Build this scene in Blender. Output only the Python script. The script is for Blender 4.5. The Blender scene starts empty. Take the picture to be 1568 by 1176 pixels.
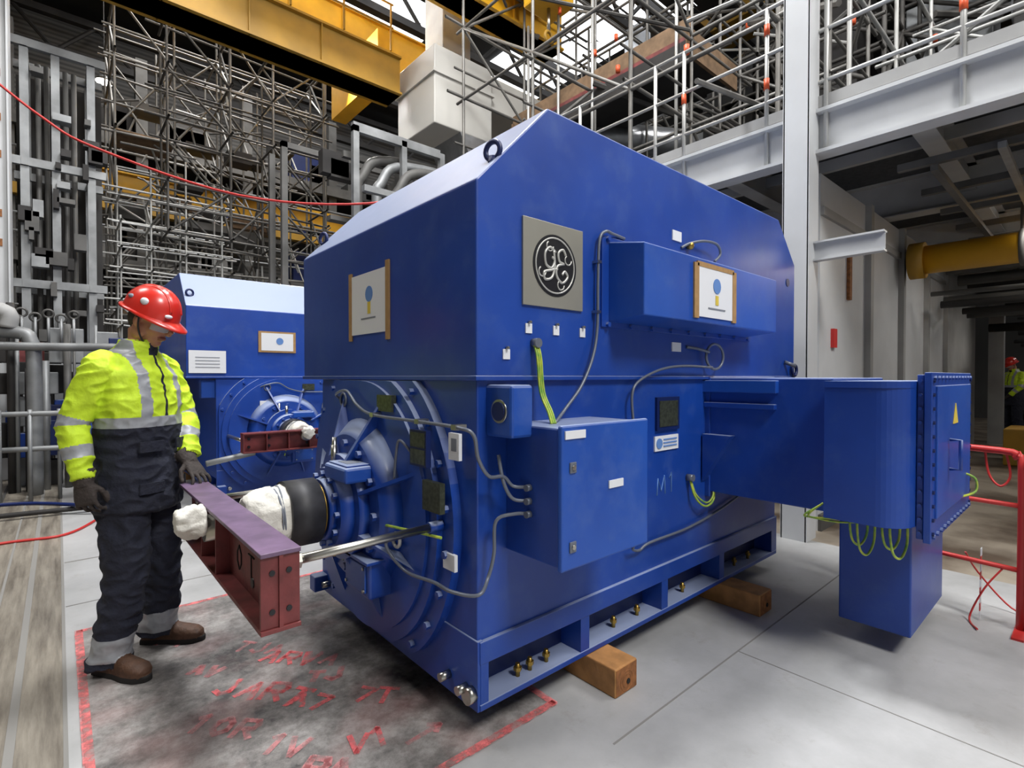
import bpy, bmesh, math, random
from mathutils import Vector, Matrix, noise
from mathutils.bvhtree import BVHTree
random.seed(7)
V=Vector
scene=bpy.context.scene
COL=scene.collection

# ------------------------------------------------------------------ materials
def srgb(r,g,b):
    f=lambda c:(c/255/12.92) if c/255<=0.04045 else ((c/255+0.055)/1.055)**2.4
    return (f(r),f(g),f(b),1)
def mat(name,col,rough=0.5,metal=0.0,var=0.0,vscale=6.0,bump=0.0,bscale=40.0,coat=0.0,emit=0.0,col2=None,alpha=1.0,spec=0.5,patch=0.0):
    m=bpy.data.materials.new(name); m.use_nodes=True
    nt=m.node_tree; p=nt.nodes['Principled BSDF']
    p.inputs['Base Color'].default_value=col
    p.inputs['Roughness'].default_value=rough
    p.inputs['Metallic'].default_value=metal
    p.inputs['Coat Weight'].default_value=coat
    p.inputs['Coat Roughness'].default_value=0.15
    p.inputs['Specular IOR Level'].default_value=spec
    if alpha<1: p.inputs['Alpha'].default_value=alpha
    if emit:
        p.inputs['Emission Color'].default_value=col; p.inputs['Emission Strength'].default_value=emit
    tc=nt.nodes.new('ShaderNodeTexCoord')
    if var or col2:
        n=nt.nodes.new('ShaderNodeTexNoise'); n.inputs['Scale'].default_value=vscale; n.inputs['Detail'].default_value=6
        nt.links.new(tc.outputs['Object'],n.inputs['Vector'])
        cr=nt.nodes.new('ShaderNodeValToRGB')
        cr.color_ramp.elements[0].position=0.35; cr.color_ramp.elements[1].position=0.68
        c2=col2 if col2 else tuple(min(1,c*(1+var)) for c in col[:3])+(1,)
        c1=col if col2 else tuple(c*(1-var) for c in col[:3])+(1,)
        cr.color_ramp.elements[0].color=c1; cr.color_ramp.elements[1].color=c2
        nt.links.new(n.outputs['Fac'],cr.inputs['Fac']); nt.links.new(cr.outputs['Color'],p.inputs['Base Color'])
    if bump:
        n2=nt.nodes.new('ShaderNodeTexNoise'); n2.inputs['Scale'].default_value=bscale; n2.inputs['Detail'].default_value=4
        nt.links.new(tc.outputs['Object'],n2.inputs['Vector'])
        b=nt.nodes.new('ShaderNodeBump'); b.inputs['Strength'].default_value=bump; b.inputs['Distance'].default_value=0.01
        nt.links.new(n2.outputs['Fac'],b.inputs['Height']); nt.links.new(b.outputs['Normal'],p.inputs['Normal'])
    if patch:
        n3=nt.nodes.new('ShaderNodeTexNoise'); n3.inputs['Scale'].default_value=17; n3.inputs['Detail'].default_value=10; n3.inputs['Roughness'].default_value=.7
        nt.links.new(tc.outputs['Object'],n3.inputs['Vector'])
        c3=nt.nodes.new('ShaderNodeValToRGB'); c3.color_ramp.elements[0].position=.40; c3.color_ramp.elements[1].position=.60
        c3.color_ramp.elements[0].color=(.12,.12,.12,1); c3.color_ramp.elements[1].color=(patch,patch,patch,1)
        nt.links.new(n3.outputs['Fac'],c3.inputs['Fac']); nt.links.new(c3.outputs['Color'],p.inputs['Alpha'])
    return m
def blue_mat(name,ca,cb,dust,rough,coat=.2):
    m=bpy.data.materials.new(name); m.use_nodes=True; nt=m.node_tree; p=nt.nodes['Principled BSDF']
    N=nt.nodes.new; L=nt.links.new
    tc=N('ShaderNodeTexCoord'); n=N('ShaderNodeTexNoise'); n.inputs['Scale'].default_value=1.8; n.inputs['Detail'].default_value=7; L(tc.outputs['Object'],n.inputs['Vector'])
    r=N('ShaderNodeValToRGB'); r.color_ramp.elements[0].position=.35; r.color_ramp.elements[1].position=.68; r.color_ramp.elements[0].color=ca; r.color_ramp.elements[1].color=cb
    L(n.outputs['Fac'],r.inputs['Fac'])
    n2=N('ShaderNodeTexNoise'); n2.inputs['Scale'].default_value=5; n2.inputs['Detail'].default_value=9; n2.inputs['Roughness'].default_value=.7; L(tc.outputs['Object'],n2.inputs['Vector'])
    m2=N('ShaderNodeMapRange'); m2.inputs['From Min'].default_value=.50; m2.inputs['From Max'].default_value=.75; m2.inputs['To Max'].default_value=.26; L(n2.outputs['Fac'],m2.inputs['Value'])
    mx=N('ShaderNodeMixRGB'); L(m2.outputs[0],mx.inputs['Fac']); L(r.outputs['Color'],mx.inputs[1]); mx.inputs[2].default_value=dust
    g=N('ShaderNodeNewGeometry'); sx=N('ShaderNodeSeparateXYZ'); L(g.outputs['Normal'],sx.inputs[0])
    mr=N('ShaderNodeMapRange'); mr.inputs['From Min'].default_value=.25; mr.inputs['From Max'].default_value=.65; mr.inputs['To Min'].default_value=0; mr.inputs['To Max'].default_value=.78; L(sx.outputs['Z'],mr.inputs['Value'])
    mx3=N('ShaderNodeMixRGB'); L(mr.outputs[0],mx3.inputs['Fac']); L(mx.outputs['Color'],mx3.inputs[1]); mx3.inputs[2].default_value=srgb(160,172,196)  # pale tint on upward faces: dust plus glare painted into the colour
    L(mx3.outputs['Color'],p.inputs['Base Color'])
    rr=N('ShaderNodeMapRange'); rr.inputs['To Min'].default_value=rough-.06; rr.inputs['To Max'].default_value=rough+.14; L(n2.outputs['Fac'],rr.inputs['Value']); L(rr.outputs[0],p.inputs['Roughness'])
    p.inputs['Coat Weight'].default_value=coat; p.inputs['Coat Roughness'].default_value=.22
    b=N('ShaderNodeBump'); b.inputs['Strength'].default_value=.05; b.inputs['Distance'].default_value=.01
    n4=N('ShaderNodeTexNoise'); n4.inputs['Scale'].default_value=9; L(tc.outputs['Object'],n4.inputs['Vector']); L(n4.outputs['Fac'],b.inputs['Height']); L(b.outputs['Normal'],p.inputs['Normal'])
    return m
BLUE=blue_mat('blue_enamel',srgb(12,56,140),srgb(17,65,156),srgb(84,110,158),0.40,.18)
BLUE2=mat('blue_enamel_dark',srgb(9,30,84),0.45,0,0.12,4)
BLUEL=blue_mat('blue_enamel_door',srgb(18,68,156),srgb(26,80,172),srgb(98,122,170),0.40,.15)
STEEL=mat('machined_steel',srgb(185,183,175),0.28,1.0,0.1,30)
GALV=mat('galvanised_steel',srgb(134,136,137),0.5,0.4,0.25,3)
GALVD=mat('galvanised_steel_aged',srgb(88,87,85),0.6,0.3,0.3,2)
CONDUIT=mat('conduit_grey',srgb(108,114,126),0.4,0.3)
BLACK=mat('black_rubber',srgb(44,44,48),0.55,0,0.25,20)
WRAP=mat('white_wrap',srgb(218,215,206),0.75,0,0.08,12,0.8,34)
PLATE=mat('brushed_plate',srgb(160,158,148),0.38,0.5,0.05,4)
LOGO=mat('logo_black',srgb(22,22,26),0.4)
LOGOL=mat('logo_silver',srgb(190,190,185),0.35,0.4)
PAPER=mat('paper',srgb(218,220,224),0.7)
PAPERB=mat('paper_print_blue',srgb(90,130,190),0.7)
PAPERG=mat('paper_print_grey',srgb(120,125,135),0.7)
YEL_P=mat('paper_print_yellow',srgb(210,185,70),0.7)
TAPE=mat('masking_tape',srgb(160,125,80),0.7,0,0.1,30)
TAG=mat('nameplate',srgb(80,85,70),0.4,0.6,0.3,60)
BRASS=mat('brass',srgb(170,140,70),0.35,0.9)
YG=mat('earth_cable',srgb(185,195,70),0.5,0,col2=srgb(110,160,70),vscale=30)
REDB=mat('red_oxide_paint',srgb(112,50,50),0.5,0,0.35,9,0.2,30)
REDBT=mat('red_oxide_top',srgb(108,86,112),0.42,0,0.25,12)  # paler, purplish tone for the beam's top flange
WOOD=mat('timber',srgb(176,126,74),0.7,0,0.2,14,0.3,40)
WOODE=mat('timber_end',srgb(140,90,50),0.8,0,0.3,30)
PLANK=mat('scaffold_plank',srgb(118,94,70),0.8,0,0.25,8)
REDP=mat('red_safety_paint',srgb(185,45,42),0.45)
WHITE=mat('white_paint',srgb(190,192,194),0.5,0,0.06,2)
WHITED=mat('white_paint_aged',srgb(150,150,149),0.55,0,0.15,2)
YEL=mat('crane_yellow',srgb(208,156,30),0.5,0,0.15,1.5)
YELD=mat('crane_yellow_dark',srgb(158,120,32),0.6,0,0.2,1.5)
CREAM=mat('cream_duct',srgb(190,188,182),0.5,0,0.05,1)
DARK=mat('dark_steelwork',srgb(48,46,45),0.7,0.2,0.35,2)
DARKW=mat('dark_void',srgb(22,22,22),0.8)
GRATE=mat('deck_grating',srgb(66,68,70),0.7,0.3,0.2,20)
ORNG=mat('orange_marker',srgb(215,85,40),0.5)
PINK=mat('pink_spray_paint',srgb(226,104,108),0.85,0,0.15,30,patch=.85)
PINKL=mat('pink_spray_faded',srgb(214,136,138),0.85,0,0.2,20,patch=.65)
PINKB=mat('pink_border_paint',srgb(224,118,118),0.85,0,0.15,30,patch=.95)
JOINT=mat('floor_joint_fill',srgb(130,128,124),0.8)
LAMP=mat('lamp_glow',(1,0.97,0.92,1),0.5,emit=25)
SKY=mat('skylight_glow',(0.93,0.96,1,1),0.5,emit=3)
GLASS=mat('window_daylight',(0.95,0.97,1,1),0.5,emit=8)
SILV=mat('foil_lagging',srgb(175,178,182),0.3,0.8,0.15,4,0.5,8)

def floor_mat():
    m=bpy.data.materials.new('concrete_floor'); m.use_nodes=True; nt=m.node_tree; p=nt.nodes['Principled BSDF']
    N=nt.nodes.new; L=nt.links.new
    tc=N('ShaderNodeTexCoord'); sx=N('ShaderNodeSeparateXYZ'); L(tc.outputs['Object'],sx.inputs[0])
    n=N('ShaderNodeTexNoise'); n.inputs['Scale'].default_value=1.6; n.inputs['Detail'].default_value=10; n.inputs['Roughness'].default_value=.65; L(tc.outputs['Object'],n.inputs['Vector'])
    r=N('ShaderNodeValToRGB'); r.color_ramp.elements[0].position=.3; r.color_ramp.elements[1].position=.7
    r.color_ramp.elements[0].color=srgb(150,150,149); r.color_ramp.elements[1].color=srgb(182,182,182)
    L(n.outputs['Fac'],r.inputs['Fac'])
    mp=N('ShaderNodeMapping'); mp.inputs['Scale'].default_value=(9,0.7,1); L(tc.outputs['Object'],mp.inputs['Vector'])
    n2=N('ShaderNodeTexNoise'); n2.inputs['Scale'].default_value=1.6; n2.inputs['Detail'].default_value=9; n2.inputs['Roughness'].default_value=.7; L(mp.outputs[0],n2.inputs['Vector'])
    r2=N('ShaderNodeValToRGB'); r2.color_ramp.elements[0].position=.35; r2.color_ramp.elements[1].position=.62
    r2.color_ramp.elements[0].color=srgb(92,85,76); r2.color_ramp.elements[1].color=srgb(146,139,127)
    L(n2.outputs['Fac'],r2.inputs['Fac'])
    lt=N('ShaderNodeMath'); lt.operation='LESS_THAN'; lt.inputs[1].default_value=0.0; L(sx.outputs['X'],lt.inputs[0])
    mx=N('ShaderNodeMixRGB'); L(lt.outputs[0],mx.inputs['Fac']); L(r.outputs['Color'],mx.inputs[1]); L(r2.outputs['Color'],mx.inputs[2])
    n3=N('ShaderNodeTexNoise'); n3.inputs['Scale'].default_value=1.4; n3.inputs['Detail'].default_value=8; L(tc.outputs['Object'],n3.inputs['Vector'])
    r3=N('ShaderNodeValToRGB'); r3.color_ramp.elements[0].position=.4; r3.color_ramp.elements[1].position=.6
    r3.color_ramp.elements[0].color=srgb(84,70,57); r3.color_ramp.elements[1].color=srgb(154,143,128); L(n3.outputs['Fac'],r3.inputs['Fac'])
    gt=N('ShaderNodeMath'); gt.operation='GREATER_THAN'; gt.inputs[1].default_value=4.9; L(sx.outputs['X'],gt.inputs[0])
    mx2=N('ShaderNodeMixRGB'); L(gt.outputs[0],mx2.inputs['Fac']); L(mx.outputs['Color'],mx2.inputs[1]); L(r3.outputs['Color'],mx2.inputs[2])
    # brown scuffs and drag marks
    n6=N('ShaderNodeTexNoise'); n6.inputs['Scale'].default_value=4.5; n6.inputs['Detail'].default_value=12; n6.inputs['Roughness'].default_value=.8; L(tc.outputs['Object'],n6.inputs['Vector'])
    m6=N('ShaderNodeMapRange'); m6.inputs['From Min'].default_value=.56; m6.inputs['From Max'].default_value=.72; m6.inputs['To Max'].default_value=.4; L(n6.outputs['Fac'],m6.inputs['Value'])
    mx6=N('ShaderNodeMixRGB'); L(m6.outputs[0],mx6.inputs['Fac']); L(mx2.outputs['Color'],mx6.inputs[1]); mx6.inputs[2].default_value=srgb(124,114,102)
    L(mx6.outputs['Color'],p.inputs['Base Color'])
    rg=N('ShaderNodeMapRange'); rg.inputs['To Min'].default_value=.28; rg.inputs['To Max'].default_value=.6; L(n.outputs['Fac'],rg.inputs['Value']); L(rg.outputs[0],p.inputs['Roughness'])
    return m
def plate_mat():
    m=bpy.data.materials.new('dirty_cover_plate'); m.use_nodes=True; nt=m.node_tree; p=nt.nodes['Principled BSDF']
    N=nt.nodes.new; L=nt.links.new
    tc=N('ShaderNodeTexCoord')
    n=N('ShaderNodeTexNoise'); n.inputs['Scale'].default_value=2.6; n.inputs['Detail'].default_value=14; n.inputs['Roughness'].default_value=.80; L(tc.outputs['Object'],n.inputs['Vector'])
    r=N('ShaderNodeValToRGB'); e=r.color_ramp.elements; e[0].position=.38; e[1].position=.62
    e[0].color=srgb(58,56,55); e[1].color=srgb(160,156,153); x=r.color_ramp.elements.new(.5); x.color=srgb(118,114,111)
    L(n.outputs['Fac'],r.inputs['Fac'])
    n5=N('ShaderNodeTexNoise'); n5.inputs['Scale'].default_value=2.3; n5.inputs['Detail'].default_value=5
    mp=N('ShaderNodeMapping'); mp.inputs['Location'].default_value=(3,7,0); L(tc.outputs['Object'],mp.inputs['Vector']); L(mp.outputs[0],n5.inputs['Vector'])
    r5=N('ShaderNodeMapRange'); r5.inputs['From Min'].default_value=.5; r5.inputs['From Max'].default_value=.7; r5.inputs['To Max'].default_value=.25; L(n5.outputs['Fac'],r5.inputs['Value'])
    mx=N('ShaderNodeMixRGB'); L(r5.outputs[0],mx.inputs['Fac']); L(r.outputs['Color'],mx.inputs[1]); mx.inputs[2].default_value=srgb(190,135,132)
    L(mx.outputs['Color'],p.inputs['Base Color'])
    p.inputs['Roughness'].default_value=.6
    b=N('ShaderNodeBump'); b.inputs['Strength'].default_value=.15; b.inputs['Distance'].default_value=.005
    n2=N('ShaderNodeTexNoise'); n2.inputs['Scale'].default_value=120; L(tc.outputs['Object'],n2.inputs['Vector']); L(n2.outputs['Fac'],b.inputs['Height']); L(b.outputs['Normal'],p.inputs['Normal'])
    return m
def clad_mat(name,ca,cb,scale,axis='Z'):
    m=bpy.data.materials.new(name); m.use_nodes=True; nt=m.node_tree; p=nt.nodes['Principled BSDF']
    N=nt.nodes.new; L=nt.links.new
    tc=N('ShaderNodeTexCoord'); w=N('ShaderNodeTexWave'); w.bands_direction=axis; w.inputs['Scale'].default_value=scale
    L(tc.outputs['Object'],w.inputs['Vector']); r=N('ShaderNodeValToRGB'); r.color_ramp.elements[0].color=ca; r.color_ramp.elements[1].color=cb
    L(w.outputs['Fac'],r.inputs['Fac']); L(r.outputs['Color'],p.inputs['Base Color']); p.inputs['Roughness'].default_value=.6
    return m
FLOORM=floor_mat(); PLATEM=plate_mat()
CLAD=clad_mat('wall_cladding',srgb(76,75,73),srgb(112,110,107),2.2,'Z')
CLADV=clad_mat('wall_cladding_vertical',srgb(48,47,46),srgb(78,77,75),1.6,'X')

# ------------------------------------------------------------------ builder (plain lists, fast)
class B:
    def __init__(s,name,M=None):
        s.name=name; s.V=[]; s.F=[]; s.MI=[]; s.S=[]; s.mats=[]; s.M=M
    def mi(s,m):
        if m not in s.mats: s.mats.append(m)
        return s.mats.index(m)
    def v(s,p):
        p=V(p)
        if s.M: p=s.M@p
        s.V.append(p); return len(s.V)-1
    def f(s,idx,k,smooth=False):
        s.F.append(tuple(idx)); s.MI.append(k); s.S.append(smooth)
    def poly(s,pts,m): s.f([s.v(p) for p in pts],s.mi(m))
    def solid(s,verts,faces,m,bevel=0,smooth=False):
        k=s.mi(m)
        if bevel:
            t=bmesh.new(); vs=[t.verts.new(V(p)) for p in verts]
            for q in faces: t.faces.new([vs[i] for i in q])
            bmesh.ops.bevel(t,geom=t.edges[:],offset=bevel,segments=2,affect='EDGES',profile=0.5)
            t.verts.index_update(); base=len(s.V)
            for q in t.verts: s.v(q.co)
            for q in t.faces: s.f([base+w.index for w in q.verts],k,smooth)
            t.free()
        else:
            base=[s.v(p) for p in verts]
            for q in faces: s.f([base[i] for i in q],k,smooth)
    def box(s,x0,x1,y0,y1,z0,z1,m,bevel=0):
        v=[(x0,y0,z0),(x1,y0,z0),(x1,y1,z0),(x0,y1,z0),(x0,y0,z1),(x1,y0,z1),(x1,y1,z1),(x0,y1,z1)]
        f=[(3,2,1,0),(4,5,6,7),(0,1,5,4),(1,2,6,5),(2,3,7,6),(3,0,4,7)]
        s.solid(v,f,m,bevel)
    def prism(s,pts,vec,m,bevel=0):
        n=len(pts); vec=V(vec)
        v=[V(p) for p in pts]+[V(p)+vec for p in pts]
        f=[tuple(range(n))[::-1],tuple(range(n,2*n))]+[(i,(i+1)%n,n+(i+1)%n,n+i) for i in range(n)]
        s.solid(v,f,m,bevel)
    def frame(s,d):
        d=V(d).normalized(); a=V((0,0,1)) if abs(d.z)<.9 else V((1,0,0))
        u=d.cross(a).normalized(); w=d.cross(u).normalized(); return u,w
    def cyl(s,p0,p1,r0,m,r1=None,seg=16,caps=True):
        p0=V(p0);p1=V(p1); r1=r0 if r1 is None else r1
        u,w=s.frame(p1-p0); k=s.mi(m)
        A=[];C=[]
        for i in range(seg):
            a=2*math.pi*i/seg; d=u*math.cos(a)+w*math.sin(a)
            A.append(s.v(p0+d*r0)); C.append(s.v(p1+d*r1))
        for i in range(seg):
            j=(i+1)%seg; s.f([A[i],A[j],C[j],C[i]],k,seg!=6 or not caps)
        if caps: s.f(A[::-1],k); s.f(C,k)
    def tube(s,pts,r,m,seg=8,sub=6,closed=False):
        P=[V(p) for p in pts]; Q=[]
        n=len(P)
        if sub>1 and n>2:
            rng=n if closed else n-1
            for i in range(rng):
                p0=P[(i-1)%n] if closed or i>0 else P[0]; p1=P[i]; p2=P[(i+1)%n]; p3=P[(i+2)%n] if closed or i+2<n else P[n-1]
                for t in range(sub):
                    t=t/sub
                    Q.append(0.5*((2*p1)+(-p0+p2)*t+(2*p0-5*p1+4*p2-p3)*t*t+(-p0+3*p1-3*p2+p3)*t**3))
            if not closed: Q.append(P[-1])
        else: Q=P
        k=s.mi(m); rings=[]; nq=len(Q); u=None
        for i,q in enumerate(Q):
            if closed: d=Q[(i+1)%nq]-Q[i-1]
            else: d=Q[min(i+1,nq-1)]-Q[max(i-1,0)]
            if d.length<1e-7: d=V((0,0,1))
            d.normalize()
            if u is None: u,_=s.frame(d)
            u=(u-d*u.dot(d)); 
            if u.length<1e-5: u,_=s.frame(d)
            u.normalize(); w=d.cross(u)
            rings.append([s.v(q+(u*math.cos(2*math.pi*j/seg)+w*math.sin(2*math.pi*j/seg))*r) for j in range(seg)])
        R=range(nq) if closed else range(nq-1)
        for i in R:
            a=rings[i]; b=rings[(i+1)%nq]
            for j in range(seg):
                jj=(j+1)%seg; s.f([a[j],a[jj],b[jj],b[j]],k,True)
        if not closed: s.f(rings[0][::-1],k); s.f(rings[-1],k)
    def torus(s,c,axis,R,r,m,seg=32,rs=8,a0=0,a1=2*math.pi):
        u,w=s.frame(axis); c=V(c); full=abs(a1-a0-2*math.pi)<1e-6
        n=seg if full else seg+1
        pts=[c+(u*math.cos(a0+(a1-a0)*i/seg)+w*math.sin(a0+(a1-a0)*i/seg))*R for i in range(n)]
        s.tube(pts,r,m,rs,1,closed=full)
    def ball(s,c,rad,m,rot=None,seg=20,rings=12):
        c=V(c); rad=V(rad) if hasattr(rad,'__len__') else V((rad,rad,rad)); k=s.mi(m)
        g=[]
        for i in range(1,rings):
            th=math.pi*i/rings
            row=[]
            for j in range(seg):
                ph=2*math.pi*j/seg
                p=V((rad.x*math.sin(th)*math.cos(ph),rad.y*math.sin(th)*math.sin(ph),rad.z*math.cos(th)))
                if rot: p=rot@p
                row.append(s.v(c+p))
            g.append(row)
        t=V((0,0,rad.z)); 
        if rot: t=rot@t
        T=s.v(c+t); D=s.v(c-t)
        for j in range(seg):
            jj=(j+1)%seg
            s.f([T,g[0][j],g[0][jj]],k,True); s.f([D,g[-1][jj],g[-1][j]],k,True)
            for i in range(len(g)-1): s.f([g[i][j],g[i+1][j],g[i+1][jj],g[i][jj]],k,True)
    def mesh(s):
        me=bpy.data.meshes.new(s.name); me.from_pydata([tuple(p) for p in s.V],[],s.F)
        me.polygons.foreach_set('material_index',s.MI); me.polygons.foreach_set('use_smooth',s.S)
        for m in s.mats: me.materials.append(m)
        bm=bmesh.new(); bm.from_mesh(me); bmesh.ops.recalc_face_normals(bm,faces=bm.faces[:]); bm.to_mesh(me); bm.free()
        return me
    def done(s,parent=None):
        o=bpy.data.objects.new(s.name,s.mesh()); COL.objects.link(o)
        if parent: o.parent=parent
        return o

# ------------------------------------------------------------------ room shell
b=B('floor'); b.box(-8,24,-7,22,-0.2,0,FLOORM); b.done()
b=B('wall_back'); b.box(-8,24,22,22.3,0,13,CLAD); b.done()
b=B('wall_right'); b.box(24,24.3,-7,22,0,13,CLADV); b.done()
b=B('wall_left'); b.box(-8.3,-8,-7,22,0,13,CLADV); b.done()
b=B('ceiling'); b.box(-8,24,-7,22,13,13.2,DARKW); b.done()
k=1
for (x0,x1,y0,y1) in [(2,4,10,20),(6.5,9.5,9,20),(12,15,8,20),(3,6,-5,5)]:
    b=B('window_%d'%k); b.box(x0,x1,y0,y1,12.93,12.99,SKY); b.done(); k+=1
for (x0,x1,z0,z1) in [(15.2,16.6,8.0,11.2),(20,23,7.5,11.5)]:
    b=B('window_%d'%k); b.box(x0,x1,21.93,21.99,z0,z1,GLASS)
    for i in range(4): b.box(x0,x1,21.90,21.94,z0+i*(z1-z0)/3-.04,z0+i*(z1-z0)/3+.04,DARK)
    b.done(); k+=1
b=B('roof_trusses')
for y in [1,5,9,13,17,21]:
    b.box(-8,24,y-.12,y+.12,12.3,12.5,DARK); b.box(-8,24,y-.12,y+.12,11.2,11.4,DARK)
    x=-8
    while x<24:
        b.cyl((x,y,11.3),(x+1,y,12.4),.06,DARK,seg=6); b.cyl((x+1,y,12.4),(x+2,y,11.3),.06,DARK,seg=6); x+=2
b.done()
b=B('trim_1')
b.box(1.6,4.9,1.228,1.236,0,.0015,JOINT)
b.box(2.63,2.636,-5,1.23,0,.0015,JOINT)
b.box(0.0,.015,-3,12,0,.002,JOINT)
b.box(-.17,-.14,-3,14,0,.003,JOINT); b.box(-.30,-.285,-3,14,0,.003,JOINT); b.box(-.52,-.49,-3,14,0,.004,GALVD)
b.box(.02,1.5,4.2,4.21,0,.002,JOINT); b.box(.02,5,5.2,5.22,0,.002,JOINT)
b.done()
b=B('pit_cover_plate')
b.box(.06,1.60,1.55,3.75,0,.006,PLATEM)
def ribbon(b,pts,w,m,z):
    P=[V((p[0],p[1],z)) for p in pts]
    for a,c in zip(P[:-1],P[1:]):
        d=(c-a); 
        if d.length<1e-6: continue
        d.normalize(); n=V((-d.y,d.x,0))*w/2; a2=a-d*w*.3; c2=c+d*w*.3
        b.poly([a2-n,c2-n,c2+n,a2+n],m)
for pts in ([(.07,1.56),(.07,3.74)],[(.07,1.56),(1.6,1.56)],[(.07,3.73),(1.5,3.73)]):
    ribbon(b,pts,.035,PINKB,.0075)
ribbon(b,[(1.15,1.555),(1.6,1.555),(1.6,1.75)],.035,PINKB,.0085)
def glyphs(b,o,ang,sc,strokes,w,m):
    c,s_=math.cos(ang),math.sin(ang)
    for st in strokes:
        ribbon(b,[(o[0]+sc*(x*c-y*s_),o[1]+sc*(x*s_+y*c)) for x,y in st],w,m,.009+random.random()*.001)
T=[[(0,1),(.8,1)],[(.4,1),(.4,0)]]; Rr=[[(0,0),(0,1),(.6,1),(.7,.75),(.6,.5),(0,.5)],[(.3,.5),(.7,0)]]
A_=[[(0,0),(.35,1),(.7,0)],[(.15,.4),(.55,.4)]]; V_=[[(0,1),(.35,0),(.7,1)]]; J_=[[(.6,1),(.6,.2),(.3,0),(0,.2)]]
O_=[[(.3,0),(0,.3),(0,.7),(.3,1),(.6,.7),(.6,.3),(.3,0)]]; N1=[[(.1,.8),(.35,1),(.35,0)]]; N7=[[(0,1),(.7,1),(.3,0)]]; AR=[[(0,0),(1.6,.2)],[(1.2,.45),(1.6,.2),(1.25,-.1)]]
ang=-math.radians(50)
def word(o,sc,gl,m=PINK,w=.022,ang=ang):
    for i,g in enumerate(gl):
        glyphs(b,(o[0]+i*sc*.95*math.cos(ang),o[1]+i*sc*.95*math.sin(ang)),ang+random.uniform(-.15,.15),sc*random.uniform(.85,1.1),g,w,m)
word((.66,2.95),.10,[T,J_,A_],PINKL); word((.74,2.75),.10,[A_,Rr,V_],PINK); word((.50,2.60),.12,[J_,A_,Rr,T],PINK,.026); word((.36,2.40),.11,[N1,O_,Rr],PINKL,.026)
word((.72,2.30),.10,[A_,N7],PINK,.024); word((.95,2.15),.10,[N7,T],PINK,.022); word((.55,2.08),.10,[N1,V_],PINKL,.024); word((.9,2.60),.09,[V_,A_],PINKL); word((.35,3.3),.12,[O_,N1],PINKL)
word((.25,1.95),.12,[T,T],PINKL); word((.8,1.85),.10,[V_,N1],PINK,.022,ang+.5); word((1.0,1.75),.10,[AR],PINKL,.024,ang+.9)
word((.45,2.85),.08,[A_,V_],PINKL,.03); word((.85,2.42),.09,[T,J_],PINKL,.03,ang+.3); word((.62,1.85),.10,[Rr,A_],PINKL,.03)
b.done()

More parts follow.
